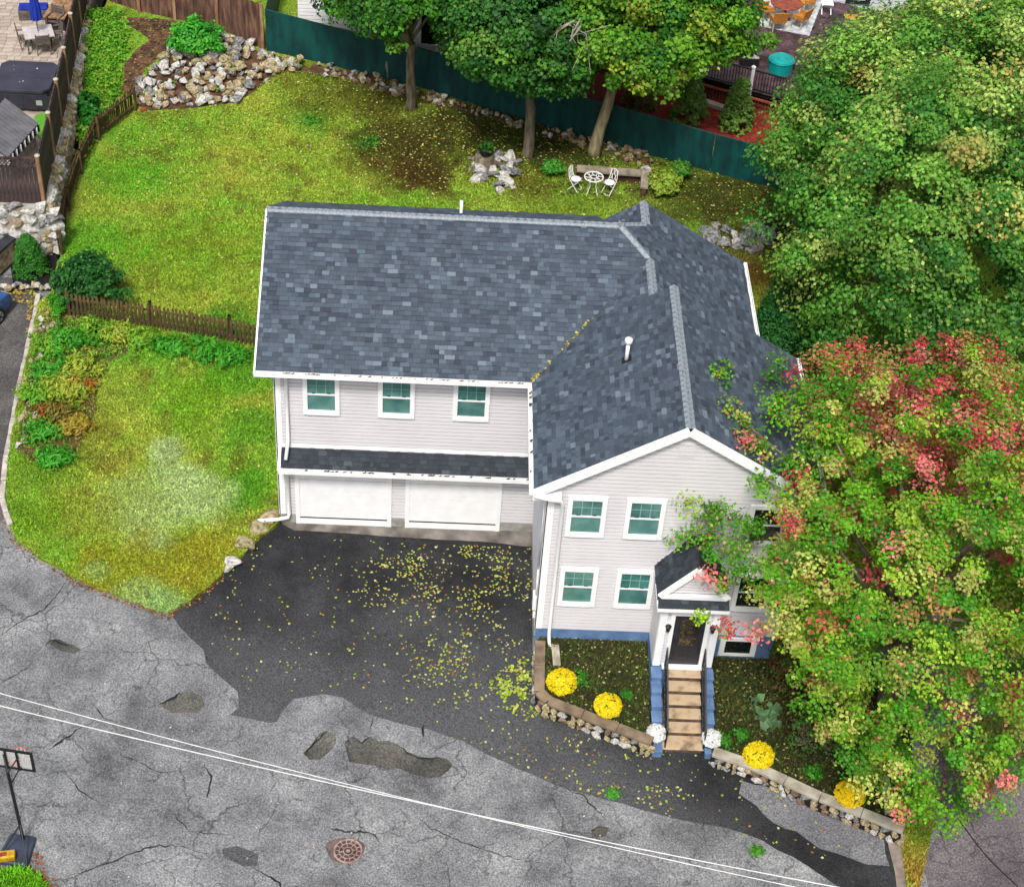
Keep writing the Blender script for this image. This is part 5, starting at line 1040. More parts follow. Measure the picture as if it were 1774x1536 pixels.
# dark beam, conical shrub bed, small boulders
p, q = Z(0, 428, 1.35), Z(33, 398, 1.35); sg = thing('beam_wall', 'dark capped low stone wall by the left driveway', 'wall', (p[0], p[1], .4))
MB().beam(p-(q-p)*.6, q, .4, .1).build('cap', 'tub', sg); MB().beam((p-(q-p)*.6)-np.array([0, 0, .45]), q-np.array([0, 0, .45]), .3, .8).build('stone_face', STONE[2], sg)
zmul = lambda x, y: zroad(x, y)+.22
mbp = gp([(18, 462), (40, 425), (95, 425), (104, 470), (98, 490), (60, 496), (22, 486)], zmul); sheet('mulch_bed', mbp, zmul, 'mulch', .3, skirt=.3)
for i in range(11):
    u = 8+i*8.2; p = G(u, 491+3*math.sin(i*1.7), zmul)-np.array([0, .12, .1]); o = link('edging_stone', ROCKS[[0, 2, 5, 1, 12, 0, 7, 10, 3, 5, 15][i]]); o.location = (p[0], p[1], p[2]+.08); s_ = .32+.08*math.sin(i*2.3); o.scale = (s_, s_*.85, s_*.8); o.rotation_euler = (.2, .1, i)
    tag(o, ['first', 'second', 'third', 'fourth', 'fifth', 'sixth', 'seventh', 'eighth', 'ninth', 'tenth', 'last'][i]+' rounded stone from the left edging the dark mulch bed', 'stone', 'small stones edging the mulch bed')
shrub('conical_shrub', 'dense green conical shrub in the dark mulch bed', G(54, 470, zmul), (.68, .68, 1.5), 460, 26, .055, lin(40, 120, 30), lin(80, 160, 50), 61, shape='cone', cr=.12)
lq = gp([(5, 500), (60, 500), (68, 540), (55, 600), (45, 590), (48, 530), (10, 520)], zroad)
tag(leaves('kerb_leaves', lq, 130, zroad, [lin(190, 190, 70), lin(150, 170, 60), lin(200, 140, 70), lin(220, 200, 110)], 71, (.07, .14), .03, tilt=.7), 'yellow leaves piled at the end of the left driveway', 'leaves')
# car
cw = Gr(2, 562); car = thing('car', 'blue car parked on the left driveway, cut by the frame', 'car', (cw[0]-.79, cw[1]+.29, cw[2]), rz=math.radians(160))
prof = [(-2.2, .3), (2.2, .3), (2.25, .62), (2.1, .82), (1.2, .95), (.5, 1.42), (-1.2, 1.45), (-1.95, .98), (-2.25, .9)]
mb = MB(); V_ = [(s*(.82 if z_ < 1.2 else .66), -y_+1.35, z_) for s in (-1, 1) for y_, z_ in prof]; n_ = len(prof)
mb.add(V_, [tuple(range(n_)), tuple(range(n_, 2*n_))]+[(i, (i+1) % n_, n_+(i+1) % n_, n_+i) for i in range(n_)]); mb.build('body', 'carpaint', car, bevel=.06, **k)
MB().prism([(-.7, -.05-.0, 1.0), (.7, -.05, 1.0), (.62, .75, 1.4), (-.62, .75, 1.4)], (0, .01, .03)).build('windscreen', 'darkglass', car, **k)
for s in (-1, 1):
    for y_ in (0, 2.6):
        wo = MB().tube([(s*.84, y_-.0, .32), (s*.62, y_, .32)], .32, 20).build('wheel', 'tyre', car, **k)
        rim_ = MB(); rim_.tube([(s*.85, y_, .32), (s*.80, y_, .32)], .2, 16)
        rim_.build('rim', 'alloy', wo, **k)
        for j in range(5): a = j*1.257; MB().beam((s*.853, y_, .32), (s*.853, y_+.2*math.cos(a), .32+.2*math.sin(a)), .012, .05).build('spoke', 'seam', wo, **k)
    MB().box((s*.55-.14, -.86, .62), (s*.55+.14, -.8, .74)).build('headlight', 'alloy', car, **k)
# ------------------------------------------------------------------ neighbours behind
sheet('red_mulch_bed', gp([(1000, 185), (1040, 120), (1150, 110), (1290, 150), (1330, 190), (1345, 245), (1230, 230), (1120, 200)])[:0]+[(8.6, 24.3), (8.6, 29), (13, 29.5), (19, 25), (20, 20.2), (17.5, 20), (13, 22.1)], zyard, 'redmulch', .5, dz=.03, skirt=.1)
DZ = 2.3; dk = thing('deck', 'purple brown timber deck with black railing behind the teal fence', 'deck', (18, 26, 1.3))
d0 = np.array([18.91-16.02, 22.99-24.32]); d0 = d0/np.linalg.norm(d0); d1 = np.array([-d0[1], d0[0]]); O2 = np.array([16.0, 24.3])
dq = lambda a, b, z: (O2[0]+d0[0]*a+d1[0]*b, O2[1]+d0[1]*a+d1[1]*b, z)
def planks(a0, a1, b0, b1, z, along=0, w_=.15):
    n = int(((b1-b0) if along == 0 else (a1-a0))/w_)
    for i in range(n):
        P = [dq(a0, b0+i*w_, z), dq(a1, b0+i*w_, z), dq(a1, b0+(i+.96)*w_, z), dq(a0, b0+(i+.96)*w_, z)] if along == 0 else [dq(a0+i*w_, b0, z), dq(a0+(i+.96)*w_, b0, z), dq(a0+(i+.96)*w_, b1, z), dq(a0+i*w_, b1, z)]
        MB().prism(P, (0, 0, -.04)).build('plank', 'deck', dk)
planks(-6, 7, 0, 2.6, DZ, 0); planks(-2, 9, 2.6, 9, DZ+.2, 1)
MB().prism([dq(-6, 2.58, DZ+.16), dq(9, 2.58, DZ+.16), dq(9, 2.6, DZ+.16), dq(-6, 2.6, DZ+.16)], (0, 0, -.2)).build('deck_step', 'wood_dark', dk)
MB().prism([dq(-6, .1, DZ-.05), dq(9, .1, DZ-.05), dq(9, 9, DZ-.05), dq(-6, 9, DZ-.05)], (0, 0, -.2)).build('deck_frame', 'seam', dk)
for i in range(104):
    a = -6+i*.125; MB().beam(dq(a, .04, DZ+.06), dq(a, .04, DZ+.86), .025, .025).build('baluster', 'black', dk)
for z_ in (.06, .9): MB().beam(dq(-6, .04, DZ+z_), dq(7, .04, DZ+z_), .07, .05).build('rail', 'black', dk)
for a in (-4.6, -1.9, .75+.2, 3.6): 
    MB().beam(dq(a, .0, DZ-.25), dq(a, .0, DZ+1.02), .13, .13).build('post', 'white', dk); p = dq(a, 0, DZ+1.02); MB().lathe(p, [(.1, 0), (.1, .04), (.03, .1)], 8).build('post_cap', 'white', dk)
for i in range(95):
    a = -6+i*.14; MB().beam(dq(a, -.12, 1.15), dq(a, -.12, DZ-.3), .09, .02).build('skirt_board', 'wood_brown', dk)
MB().beam(dq(-6, -.14, DZ-.26), dq(7.5, -.14, DZ-.26), .1, .07).build('skirt_rail', 'deckrail', dk)
def onz(u, v, z): return tuple(Z(u, v, z))
p = onz(1351, 122, DZ); o = thing('round_tub', 'turquoise round covered tub on the deck beside the white post', 'tub', p); MB().lathe((0, 0, 0), [(.5, 0), (.52, .5), (.5, .56), (.42, .6), (.4, .57), (.2, .58), (.18, .62)], 28).build('tub_body', 'turq', o, world=False, smooth=False); MB().tube([(.53*math.cos(a), .53*math.sin(a), .5) for a in np.linspace(0, 6.283, 25)], .025, 6).build('rim_band', 'turq', o, world=False)
p = onz(1297, 112, DZ); o = thing('planter', 'white and grey planter pot behind the deck railing', 'planter', p); MB().box((-.4, -.2, 0), (.4, .2, .35)).build('box', 'black', o, world=False, bevel=.03); MB().box((-.38, -.18, .35), (.38, .18, .42)).build('cushion', 'planter', o, world=False, bevel=.03); foliage('foliage', np.array(p)+RNG.normal(size=(12, 3))*np.array([.1, .1, .05])+np.array([0, 0, .5]), .1, 10, .1, [GD2], parent=o)
rug = [Z(u, v, DZ+.22)[:2] for u, v in [(1315, 45), (1402, 62), (1420, 15), (1440, -30), (1330, -40)]]; o = thing('rug', 'pale patterned rug under the dining set on the deck', 'rug', (*rug[0], DZ+.2)); sheet('rug_sheet', [tuple(r) for r in rug], lambda x, y: 0*x+DZ+.215, 'rug', .5, skirt=.012, parent=o, kind=None)
p = onz(1358, 32, DZ+.22); o = thing('dining_table', 'round red brown dining table on the pale rug', 'table', p); MB().lathe((0, 0, 0), [(.68, .7), (.7, .73), (.68, .76)], 28).build('table_top', 'redtable', o, world=False); MB().lathe((0, 0, 0), [(.3, 0), (.08, .08), (.07, .7)], 12).build('pedestal', 'redtable', o, world=False)
def wicker(label, uv, rz):
    t = thing('wicker_chair', label, 'chair', onz(*uv, DZ+.22), 'orange wicker chairs around the dining table', rz); k2 = dict(world=False)
    MB().box((-.27, -.26, .38), (.27, .26, .46)).build('seat', 'wicker', t, bevel=.03, **k2); MB().prism([(-.29, .24, .4), (.29, .24, .4), (.31, .36, .92), (-.31, .36, .92)], (0, .05, 0)).build('backrest', 'wicker', t, **k2)
    for s in (-1, 1):
        MB().box((s*.29-.03, -.22, .44), (s*.29+.03, .3, .64)).build('armrest', 'wicker', t, **k2)
        for y_ in (-.23, .25): MB().box((s*.25-.022, y_-.022, 0), (s*.25+.022, y_+.022, .4)).build('leg', 'cap', t, **k2)
wicker('orange wicker chair nearest the viewer, its back to us', (1345, 50), 3.3); wicker('orange wicker chair at the right front of the dining table', (1384, 46), -2.3); wicker('orange wicker chair at the left of the dining table', (1326, 32), 1.9); wicker('orange wicker chair at the right back of the dining table', (1394, 18), -1.2)
p = onz(1430, 22, DZ+.22); o = thing('folding_stool', 'white folding stool by the house wall on the deck', 'stool', p); MB().box((-.26, -.2, .44), (.26, .2, .48)).build('seat', 'white', o, world=False)
for s in (-1, 1): MB().beam((s*.2, -.22, 0), (s*.2, .2, .44), .035, .035).build('leg', 'white', o, world=False); MB().beam((s*.22, .22, 0), (s*.22, -.2, .44), .035, .035).build('leg', 'white', o, world=False)
p = onz(1478, 30, DZ+.21); o = thing('doormat', 'yellow orange doormat before the dark door', 'mat', p); MB().box((-.4, -.2, 0), (.4, .2, .03)).build('mat', 'wicker', o, world=False)
a, b = G(1130, 152), G(1262, 195); o = thing('plank_kerb', 'long pale concrete beam on the red mulch', 'beam', tuple(a)); MB().beam(a+np.array([0, 0, .12]), b+np.array([0, 0, .12]), .3, .18).build('beam', 'cap', o, bevel=.02); MB().beam(a+np.array([-1.4, .5, .1]), a+np.array([-.1, .05, .1]), .1, .1).build('pipe', 'cap', o)
# house behind the deck and white house behind the fence
def far_house(label, x0, x1, y, z0, z1, depth, m='siding'):
    t = thing('neighbour_house', label, 'house', ((x0+x1)/2, y, z0)); MB().box((x0, y+.03, z0), (x1, y+depth, z1)).build('wall', m, t)
    siding('siding_boards', (0, y, 0), (1, 0, 0), (0, -1, 0), z0+.1, z1, lambda z: (x0, x1), m, .16, t)
    MB().prism([(x0-.3, y-.35, z1), (x1+.3, y-.35, z1), (x1+.3, y+depth/2, z1+2.2), (x0-.3, y+depth/2, z1+2.2)], (0, 0, .15)).build('roof', 'greymetal', t); MB().prism([(x0-.3, y+depth+.3, z1), (x1+.3, y+depth+.3, z1), (x1+.3, y+depth/2, z1+2.2), (x0-.3, y+depth/2, z1+2.2)], (0, 0, .15)).build('roof', 'greymetal', t)
    return t
pw = Z(1430, 8, DZ+.2); nh = far_house('pale sided neighbour house with dark door behind the deck', pw[0]-6, pw[0]+7, pw[1]+.3, 1., 7.5, 8, 'siding_grey')
pd2 = Y(1485, 5, pw[1]+.3); q = MB().box((pd2[0]-.55, pw[1]+.2, DZ+.2), (pd2[0]+.55, pw[1]+.26, DZ+2.3)).build('door', 'door', nh); MB().box((pd2[0]-.3, pw[1]+.17, DZ+.4), (pd2[0]+.3, pw[1]+.2, DZ+2.1)).build('door_glass', 'white', q)
pw2 = G(575, 62); pw2 = pw2-np.array([0, 2.2, 0]); nh2 = far_house('white sided neighbour house behind the teal fence', -1.75, 4.6, pw2[1]+1.2, 1., 7.5, 8, 'white')
q = MB().box((3.2, pw2[1]+1.1, 2.6), (4.3, pw2[1]+1.16, 4.2)).build('window', 'white', nh2); MB().box((3.3, pw2[1]+1.07, 2.7), (4.2, pw2[1]+1.1, 4.1)).build('pane', 'darkglass', q)
# pale ribbed roof behind the red maple
pr0 = Z(1700, 585, 2.4); o = thing('ribbed_canopy', 'white ribbed canopy roof showing between the two big trees', 'canopy', (pr0[0], pr0[1], .5))
MB().box((pr0[0]-.8, pr0[1]-.8, 2.3), (pr0[0]+2.6, pr0[1]+.9, 2.36)).build('roof', 'white', o)
for i in range(22): MB().box((pr0[0]-.75+i*.155, pr0[1]-.82, 2.36), (pr0[0]-.69+i*.155, pr0[1]+.92, 2.41)).build('rib', 'greymetal', o)
for sx in (-.7, 2.5):
    for sy in (-.7, .8): MB().box((pr0[0]+sx-.05, pr0[1]+sy-.05, .2), (pr0[0]+sx+.05, pr0[1]+sy+.05, 2.3)).build('post', 'white', o)
# ------------------------------------------------------------------ trees
def pal(cols, w_=None, bright=(.75, 1.25)):
    def f(cl, d, r):
        k = r.choice(len(cols), size=len(cl), p=w_); return np.array(cols)[k]*r.uniform(*bright, (len(cl), 1))
    return f
MG = [lin(70, 140, 30, .62), lin(92, 165, 40, .62), lin(48, 110, 30, .62), lin(125, 180, 55, .62)]
gb = 'maple trees along the back fence'
tree('maple_tree', 'green maple with slim grey trunk left of the back tree row', G(713, 185), G(713, 185)+np.array([-.3, .2, 5.6]), (3.3, 3., 2.9), 300, 170, .16, pal(MG, [.35, .3, .25, .1]), 301, .2, .5, cr=(.45, .8), group=gb)
t1 = tree('maple_tree', 'dark green maple in the middle of the back row behind the rock outcrop', G(915, 270), G(915, 270)+np.array([-.4, .2, 5.7]), (3.1, 2.9, 3.1), 380, 170, .16, pal([lin(60, 125, 40, .62), lin(80, 150, 50, .62), lin(44, 100, 34, .62), lin(120, 175, 60, .62)], [.35, .3, .25, .1]), 302, .21, .5, cr=(.42, .75), group=gb)
tree('maple_tree', 'yellow green maple with leaning trunk behind the bistro set', G(1030, 265), G(1030, 265)+np.array([1.3, .3, 5.9]), (3.9, 3.2, 2.9), 440, 170, .16, pal([lin(96, 165, 35, .62), lin(130, 190, 50, .62), lin(60, 130, 35, .62), lin(175, 200, 60, .62)], [.35, .3, .2, .15]), 303, .23, .5, 'bark2', cr=(.45, .8), group=gb)
tree('maple_tree', 'big green maple in the background between the back trees', np.array([6.2, 26.5, 1.6]), np.array([6.2, 26.5, 7.0]), (3.6, 3.2, 3.0), 260, 100, .2, pal(MG), 304, .2, .5, group=gb)
tree('maple_tree', 'bright maple at the top edge beside the deck', np.array([11.4, 26.8, 1.6]), np.array([11.2, 26.2, 7.0]), (3.2, 2.8, 2.7), 280, 100, .2, pal([lin(110, 175, 40, .62), lin(150, 195, 55, .62), lin(80, 150, 40, .62), lin(190, 200, 70, .62)]), 305, .2, .5, group=gb)
dbm = MB(); db0 = np.array(Z(1000, 40, 8.2)); 
for i in range(9):
    a = db0+np.array([random.uniform(-.3, .3), random.uniform(-.2, .2), random.uniform(-.2, .3)]); dbm.tube([a, a+np.array([random.uniform(-.7, .7), random.uniform(-.4, 0), random.uniform(-.8, .2)]), a+np.array([random.uniform(-1.2, 1.2), random.uniform(-.9, -.2), random.uniform(-1.6, .1)])], [.035, .022, .008], 5)
dbm.build('dead_branch', 'twig', t1)
sap = tree('sapling', 'small tree with yellow orange leaves against the teal fence', G(672, 138), G(672, 138)+np.array([0, 0, 2.6]), (.7, .6, .8), 60, 40, .14, pal([lin(235, 180, 50), lin(210, 150, 40), lin(150, 160, 50)]), 306, .07, .7, cr=(.2, .35), nl=4)
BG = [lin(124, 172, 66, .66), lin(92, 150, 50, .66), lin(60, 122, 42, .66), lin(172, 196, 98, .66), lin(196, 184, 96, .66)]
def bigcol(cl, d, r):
    k = np.where(d[:, 2]+.4*d[:, 0] > .35, r.choice(5, size=len(cl), p=[.34, .26, .1, .24, .06]), r.choice(5, size=len(cl), p=[.24, .4, .26, .08, .02])); return np.array(BG)[k]*r.uniform(.95, 1.65, (len(cl), 1))  # paler greens on the crown's top and right paint in its highlights
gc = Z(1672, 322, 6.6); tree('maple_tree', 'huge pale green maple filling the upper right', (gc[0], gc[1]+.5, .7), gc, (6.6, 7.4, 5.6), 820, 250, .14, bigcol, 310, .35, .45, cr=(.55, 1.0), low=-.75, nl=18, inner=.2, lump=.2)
RM = [lin(104, 166, 30, .66), lin(150, 186, 52, .66), lin(74, 142, 28, .66), lin(186, 190, 96, .66), lin(206, 84, 88, .66), lin(226, 128, 124, .66), lin(186, 140, 84, .66), lin(160, 92, 70, .62)]
rc = Z(1584, 955, 5.2)
def redcol(cl, d, r):
    hi = np.clip(.75*d[:, 1]+.5*d[:, 2]+.3*d[:, 0]-.2+.9*(vnoise(cl[:, 0], cl[:, 1], 1.6, 8)-.5), 0, 1); le = np.clip(-d[:, 0]-.45, 0, 1)*.5; pr_ = np.clip(hi*1.15+le*.6, .05, .75); u = r.uniform(size=len(cl))
    g = r.choice(4, size=len(cl), p=[.36, .28, .2, .16]); rd = r.choice([4, 5, 6, 7], size=len(cl), p=[.42, .24, .26, .08]); return np.array(RM)[np.where(u < pr_, rd, g)]*r.uniform(1.0, 1.6, (len(cl), 1))
tree('red_maple', 'maple turning red and green in front of the house at right', (rc[0]+.2, rc[1]-.8, -.2), rc, (5.75, 6.6, 5.0), 1650, 120, .1, redcol, 320, .26, .35, cr=(.28, .55), low=-.8, nl=30, lump=.2, inner=.25, mixc=.12, keep=lambda d: ~((d[:, 0] < -.55) & (d[:, 2] < -.22)) & ~((d[:, 1] < -.8) & (d[:, 2] < -.5)))
# conifers
for i, (u, v, h, w_, c1, c2, lb) in enumerate([(1110, 205, 1.9, .75, lin(110, 104, 48), lin(140, 136, 66), 'brownish arborvitae nearest the leaning trunk behind the teal fence'), (1195, 230, 2.1, .8, lin(84, 130, 52), lin(140, 180, 76), 'middle green arborvitae behind the teal fence'), (1277, 245, 2.3, .72, lin(90, 150, 60), lin(150, 190, 80), 'brightest green arborvitae at the right behind the teal fence')]):
    shrub('arborvitae', lb, G(u, v)+np.array([0, .9, 0]), (w_, w_, h), 260, 18, .12, c1, c2, 71+i, 'shrub', shape='cone', cr=.17, group='arborvitae behind the teal fence', up=.9)
shrub('spruce_tree', 'dark green conifer between the house and the big maple', G(1350, 612), (1.35, 1.35, 3.6), 520, 26, .16, lin(40, 110, 50), lin(70, 146, 66), 80, 'tree', shape='cone', cr=.26, up=.3, wide=.35)
picket_fence('wood_fence', 'short dark fence remnant behind the conifer', [tuple(G(1360, 500)), tuple(G(1392, 506))], 1.1, .1, .06, 'wood_dark', (.3, .8), 1.2)
# ------------------------------------------------------------------ shrubs and beds
shrub('bush', 'bright green leafy bush above the rock pile', G(338, 92), (.95, .7, .75), 130, 40, .13, lin(50, 170, 40), lin(100, 200, 60), 90, cr=.25)
shrub('bush', 'dark green bush at the left end of the picket fence', G(160, 520), (1.05, .85, .95), 150, 44, .14, lin(24, 84, 30), lin(60, 130, 50), 91, cr=.28, accents=[(lin(150, 190, 110), .06)])
shrub('hosta', 'broad leaved plant with pale edges before the dark bush', G(128, 528), (.35, .3, .3), 30, 10, .26, lin(80, 150, 70), lin(160, 200, 130), 92, 'plant', cr=.15, stem=False)
shrub('bush', 'small round bright green bush by the mulch bed', G(101, 545), (.32, .32, .48), 60, 40, .07, lin(60, 150, 30), lin(100, 190, 50), 93, cr=.14)
shrub('bush', 'yellow green bush right of the seat wall', G(1148, 332), (.55, .45, .5), 80, 36, .12, lin(130, 180, 50), lin(190, 205, 80), 94, cr=.2)
shrub('bush', 'green bush between the yellow bush and the teal fence', G(1178, 312), (.4, .35, .4), 50, 30, .11, lin(80, 150, 50), lin(110, 170, 60), 95, cr=.18)
shrub('bush', 'small green plant beside the rock outcrop and seat wall', G(958, 302), (.4, .34, .34), 50, 30, .09, lin(70, 160, 40), lin(100, 180, 60), 96, cr=.14)
shrub('barberry', 'dusky red barberry at the left foot of the red maple', G(1375, 1175, zbed), (.7, .8, .7), 90, 36, .08, lin(110, 44, 40), lin(130, 120, 60), 97, cr=.22, accents=[(lin(90, 130, 50), .35)])
shrub('barberry', 'grey pink leafy shrub spilling into the right bed', G(1425, 1290, zbed), (.95, .7, .6), 120, 36, .08, lin(130, 90, 84), lin(96, 128, 70), 98, cr=.22, accents=[(lin(90, 140, 60), .4)])
shrub('bush', 'green shrub under the red maple at the bed corner', G(1500, 1330, zbed), (.8, .6, .9), 120, 36, .09, lin(60, 120, 34), lin(96, 150, 50), 99, cr=.24)
bedp = [(85, 600, .5, 'GY'), (120, 590, .6, 'G'), (160, 575, .55, 'GY'), (205, 580, .45, 'Y'), (245, 585, .45, 'GY'), (300, 598, .45, 'G'), (350, 605, .5, 'G'), (400, 615, .45, 'G'), (95, 640, .55, 'G'), (140, 635, .55, 'Y'), (110, 675, .6, 'Y'), (140, 668, .4, 'YO'), (100, 715, .5, 'O'), (130, 735, .4, 'YO'), (75, 745, .4, 'G'), (95, 790, .4, 'G'), (60, 680, .4, 'GY')]
cc = dict(G=(lin(60, 160, 34), lin(96, 190, 50)), GY=(lin(100, 180, 40), lin(160, 200, 60)), Y=(lin(150, 190, 60), lin(200, 205, 70)), YO=(lin(190, 190, 60), lin(180, 140, 60)), O=(lin(150, 120, 50), lin(120, 130, 50)))
lbs = ['yellow green clump nearest the kerb top', 'leafy green clump below the bush', 'fresh yellow green clump before the picket fence', 'yellow leaved clump under the first fence post', 'yellow green clump under the fence middle', 'green clump left of the last fence post', 'dark green leafy clump under the fence right part', 'green clump at the fence end by the house', 'green day lily clump along the kerb', 'bright yellow clump in the side bed middle', 'large yellow clump in the side bed', 'yellow orange clump with red flower', 'orange brown withered clump in the side bed', 'orange tinged clump at the lawn edge', 'low green clump near the kerb', 'lowest green clump of the side bed', 'yellow green clump against the kerb middle']
for i, (u, v, r, c) in enumerate(bedp):
    shrub('bed_clump', lbs[i], G(u, v+8), (r*1.25, r*1.0, r*.6), 40, 16, .2, *cc[c], 120+i, 'plant', cr=.26, group='plants of the left side bed', stem=False, wide=.32, accents=[(lin(200, 60, 30), .05)] if 'O' in c else None)
x, y, r = scatter(gp([(70, 530), (110, 560), (60, 760), (25, 790), (40, 660)]), 16, 44); kb2 = thing('bed_stones', 'loose tan stones between the kerb and the side bed', 'rocks', tuple(G(60, 620)))
for i in range(min(90, len(x))): stone(kb2, x[i], y[i], float(zyard(x[i], y[i]))+.06, random.uniform(.14, .3), idx=random.choice([2, 3, 7, 8, 0, 4]))
sheet('soil_patch', gp([(75, 535), (200, 560), (240, 590), (180, 640), (150, 760), (120, 800), (60, 800), (30, 780), (45, 660)]), zyard, 'brownsoil', .4, dz=.012, jag=.1)
bc2 = gp([(80, 545), (200, 565), (440, 608), (430, 635), (330, 615), (220, 600), (170, 640), (150, 740), (110, 790), (60, 770), (35, 760), (55, 640)])
x, y, r = scatter(bc2, 9, 57); pc_ = np.array([lin(100, 176, 44), lin(150, 190, 60), lin(190, 190, 70), lin(150, 110, 50), lin(70, 140, 40)]); o = foliage('bed_ground_cover', np.c_[x, y, zyard(x, y)+.08], .2, 16, .14, pc_[r.choice(5, size=len(x), p=[.3, .25, .15, .15, .15])], kind='stuff', seed=18, wide=.4); tag(o, 'loose mixed foliage filling the left side bed', 'plants')
gcov = gp([(150, 20), (205, 20), (225, 60), (215, 110), (205, 165), (190, 200), (160, 250), (140, 290), (138, 240), (140, 160), (146, 90)])
x, y, r = scatter(gcov, 24, 55); f = r.uniform(0, 1, (len(x), 1)); o = foliage('ground_cover', np.c_[x, y, zyard(x, y)+.1], .26, 30, .12, np.array(lin(84, 176, 34))*(1-f)+np.array(lin(150, 200, 60))*f, kind='stuff', seed=8); tag(o, 'bright green ground cover between stone wall and old picket fence', 'plants')
for i, (u, v, r, lb) in enumerate([(150, 195, .45, 'dark leafy weed at the foot of the stone wall'), (160, 215, .35, 'lower dark weed by the old picket fence')]): shrub('weed', lb, G(u, v), (r, r, r), 40, 24, .14, lin(30, 110, 30), lin(60, 150, 40), 150+i, 'plant', cr=.18, stem=False)
for i, (u, v, lb) in enumerate([(540, 210, 'bright weed patch in the back lawn'), (640, 250, 'dark weed patch right of the bright one in the back lawn'), (1062, 1375, 'small weed growing from the driveway edge'), (1310, 1475, 'weed in the road crack right of the seam')]):
    f_ = zyard if v < 400 else zroad; shrub('weed', lb, G(u, v, f_), (.42, .36, .1) if i < 2 else (.13, .12, .05), 26, 10, .08, lin(60, 150, 40), lin(110, 180, 60), 160+i, 'plant', cr=.15, stem=False)
# netting thrown over the rocks is left as stones; brick by the fence
p = G(248, 192); o = link('brick', bpy.data.meshes.new('brick')); q = MB().box((-.12, -.06, 0), (.12, .06, .1)); o.data.from_pydata(q.v, [], q.f); o.data.materials.append(mat('brick_red', lin(190, 90, 70), lin(150, 70, 56), 6)); o.location = p; o.rotation_euler = (0, 0, .4); tag(o, 'single red brick beside the old picket fence end', 'brick')
# ------------------------------------------------------------------ manhole
p = Gr(603, 1474); mh = thing('manhole_cover', 'round rusty iron manhole cover in the road', 'manhole', tuple(p)); k = dict(world=False)
MB().lathe((0, 0, 0), [(.37, -.02), (.37, .012), (.34, .016)], 36).build('plate', 'iron_dark', mh, **k)
MB().tube([(.36*math.cos(a), .36*math.sin(a), .02) for a in np.linspace(0, 6.283, 37)], .028, 6).build('rim', 'iron', mh, **k)
for r_i, n_ in ((.12, 0), (.235, 0)): MB().tube([(r_i*math.cos(a), r_i*math.sin(a), .018) for a in np.linspace(0, 6.283, 29)], .014, 5).build('ring', 'iron', mh, **k)
MB().lathe((0, 0, 0), [(.05, .016), (.05, .026)], 12).build('hub', 'iron', mh, **k)
for n_, r0, r1, of_ in ((8, .12, .235, .2), (14, .235, .36, 0)):
    for j in range(n_): a = of_+2*math.pi*j/n_; MB().beam((r0*math.cos(a), r0*math.sin(a), .018), (r1*math.cos(a), r1*math.sin(a), .018), .022, .02).build('rib', 'iron', mh, **k)
c = p[:2]; sheet('manhole_surround', [tuple(c+np.array([-.08+.5*math.cos(a)*(1+.12*math.sin(3*a)), .03+.42*math.sin(a)*(1+.1*math.cos(2*a))])) for a in np.linspace(0, 6.283, 20)[:-1]], zroad, 'rust', .15, dz=.006, jag=.04)
# ------------------------------------------------------------------ basketball hoop
hb = Gr(30, 1478); hp = thing('basketball_hoop', 'portable black basketball hoop with slate base at the lower left', 'basketball hoop', tuple(hb), rz=-.14)
base = MB(); base.prism([(-.45, -.42, .02), (.42, -.42, .02), (.34, .5, .02), (-.34, .5, .02)], (0, 0, .14)); base.build('base', 'hoopbase', hp, bevel=.05, **k)
MB().lathe((0.02, -.28, .16), [(.07, 0), (.07, .05)], 12).build('filler_cap', 'black', hp, **k)
T_ = Vector((.0, .42, 2.85)); MB().tube([(.05, .36, .16), T_], .045, 8).build('pole', 'black', hp, **k)
for s in (-1, 1): MB().tube([(s*.36+.02, -.3, .18), (.05, .36, .8)], .018, 6).build('brace', 'black', hp, **k)
bc = T_+Vector((0, .35, .1))
fm = MB(); W2, H2_ = .56, .38
fm.box((bc.x-W2, bc.y-.02, bc.z-H2_), (bc.x+W2, bc.y+.02, bc.z-H2_+.07)).box((bc.x-W2, bc.y-.02, bc.z+H2_-.07), (bc.x+W2, bc.y+.02, bc.z+H2_)).box((bc.x-W2, bc.y-.02, bc.z-H2_+.07), (bc.x-W2+.07, bc.y+.02, bc.z+H2_-.07)).box((bc.x+W2-.07, bc.y-.02, bc.z-H2_+.07), (bc.x+W2, bc.y+.02, bc.z+H2_-.07)).box((bc.x+.12, bc.y-.04, bc.z-H2_), (bc.x+.18, bc.y-.021, bc.z+H2_)).box((bc.x-.18, bc.y-.04, bc.z-H2_), (bc.x-.12, bc.y-.021, bc.z+H2_))
bo = fm.build('backboard', 'black', hp, **k); MB().box((bc.x-W2+.07, bc.y-.006, bc.z-H2_+.07), (bc.x+W2-.07, bc.y+.006, bc.z+H2_-.07)).build('acrylic_panel', 'clear', bo, **k)
for s in (-1, 1): MB().tube([T_+Vector((0, 0, -.5)), bc+Vector((s*.2, -.04, -.2))], .02, 6).build('arm', 'black', hp, **k); MB().tube([T_, bc+Vector((s*.2, -.04, .2))], .02, 6).build('arm', 'black', hp, **k)
rcn = bc+Vector((0, .32, -.22)); rm = MB().tube([rcn+Vector((.23*math.cos(a), .23*math.sin(a), 0)) for a in np.linspace(0, 6.283, 25)], .014, 6).build('rim', 'orange', hp, **k)
MB().box((rcn.x-.1, bc.y+.02, rcn.z-.06), (rcn.x+.1, bc.y+.1, rcn.z+.02)).build('rim_bracket', 'orange', rm, **k)
nm = MB()
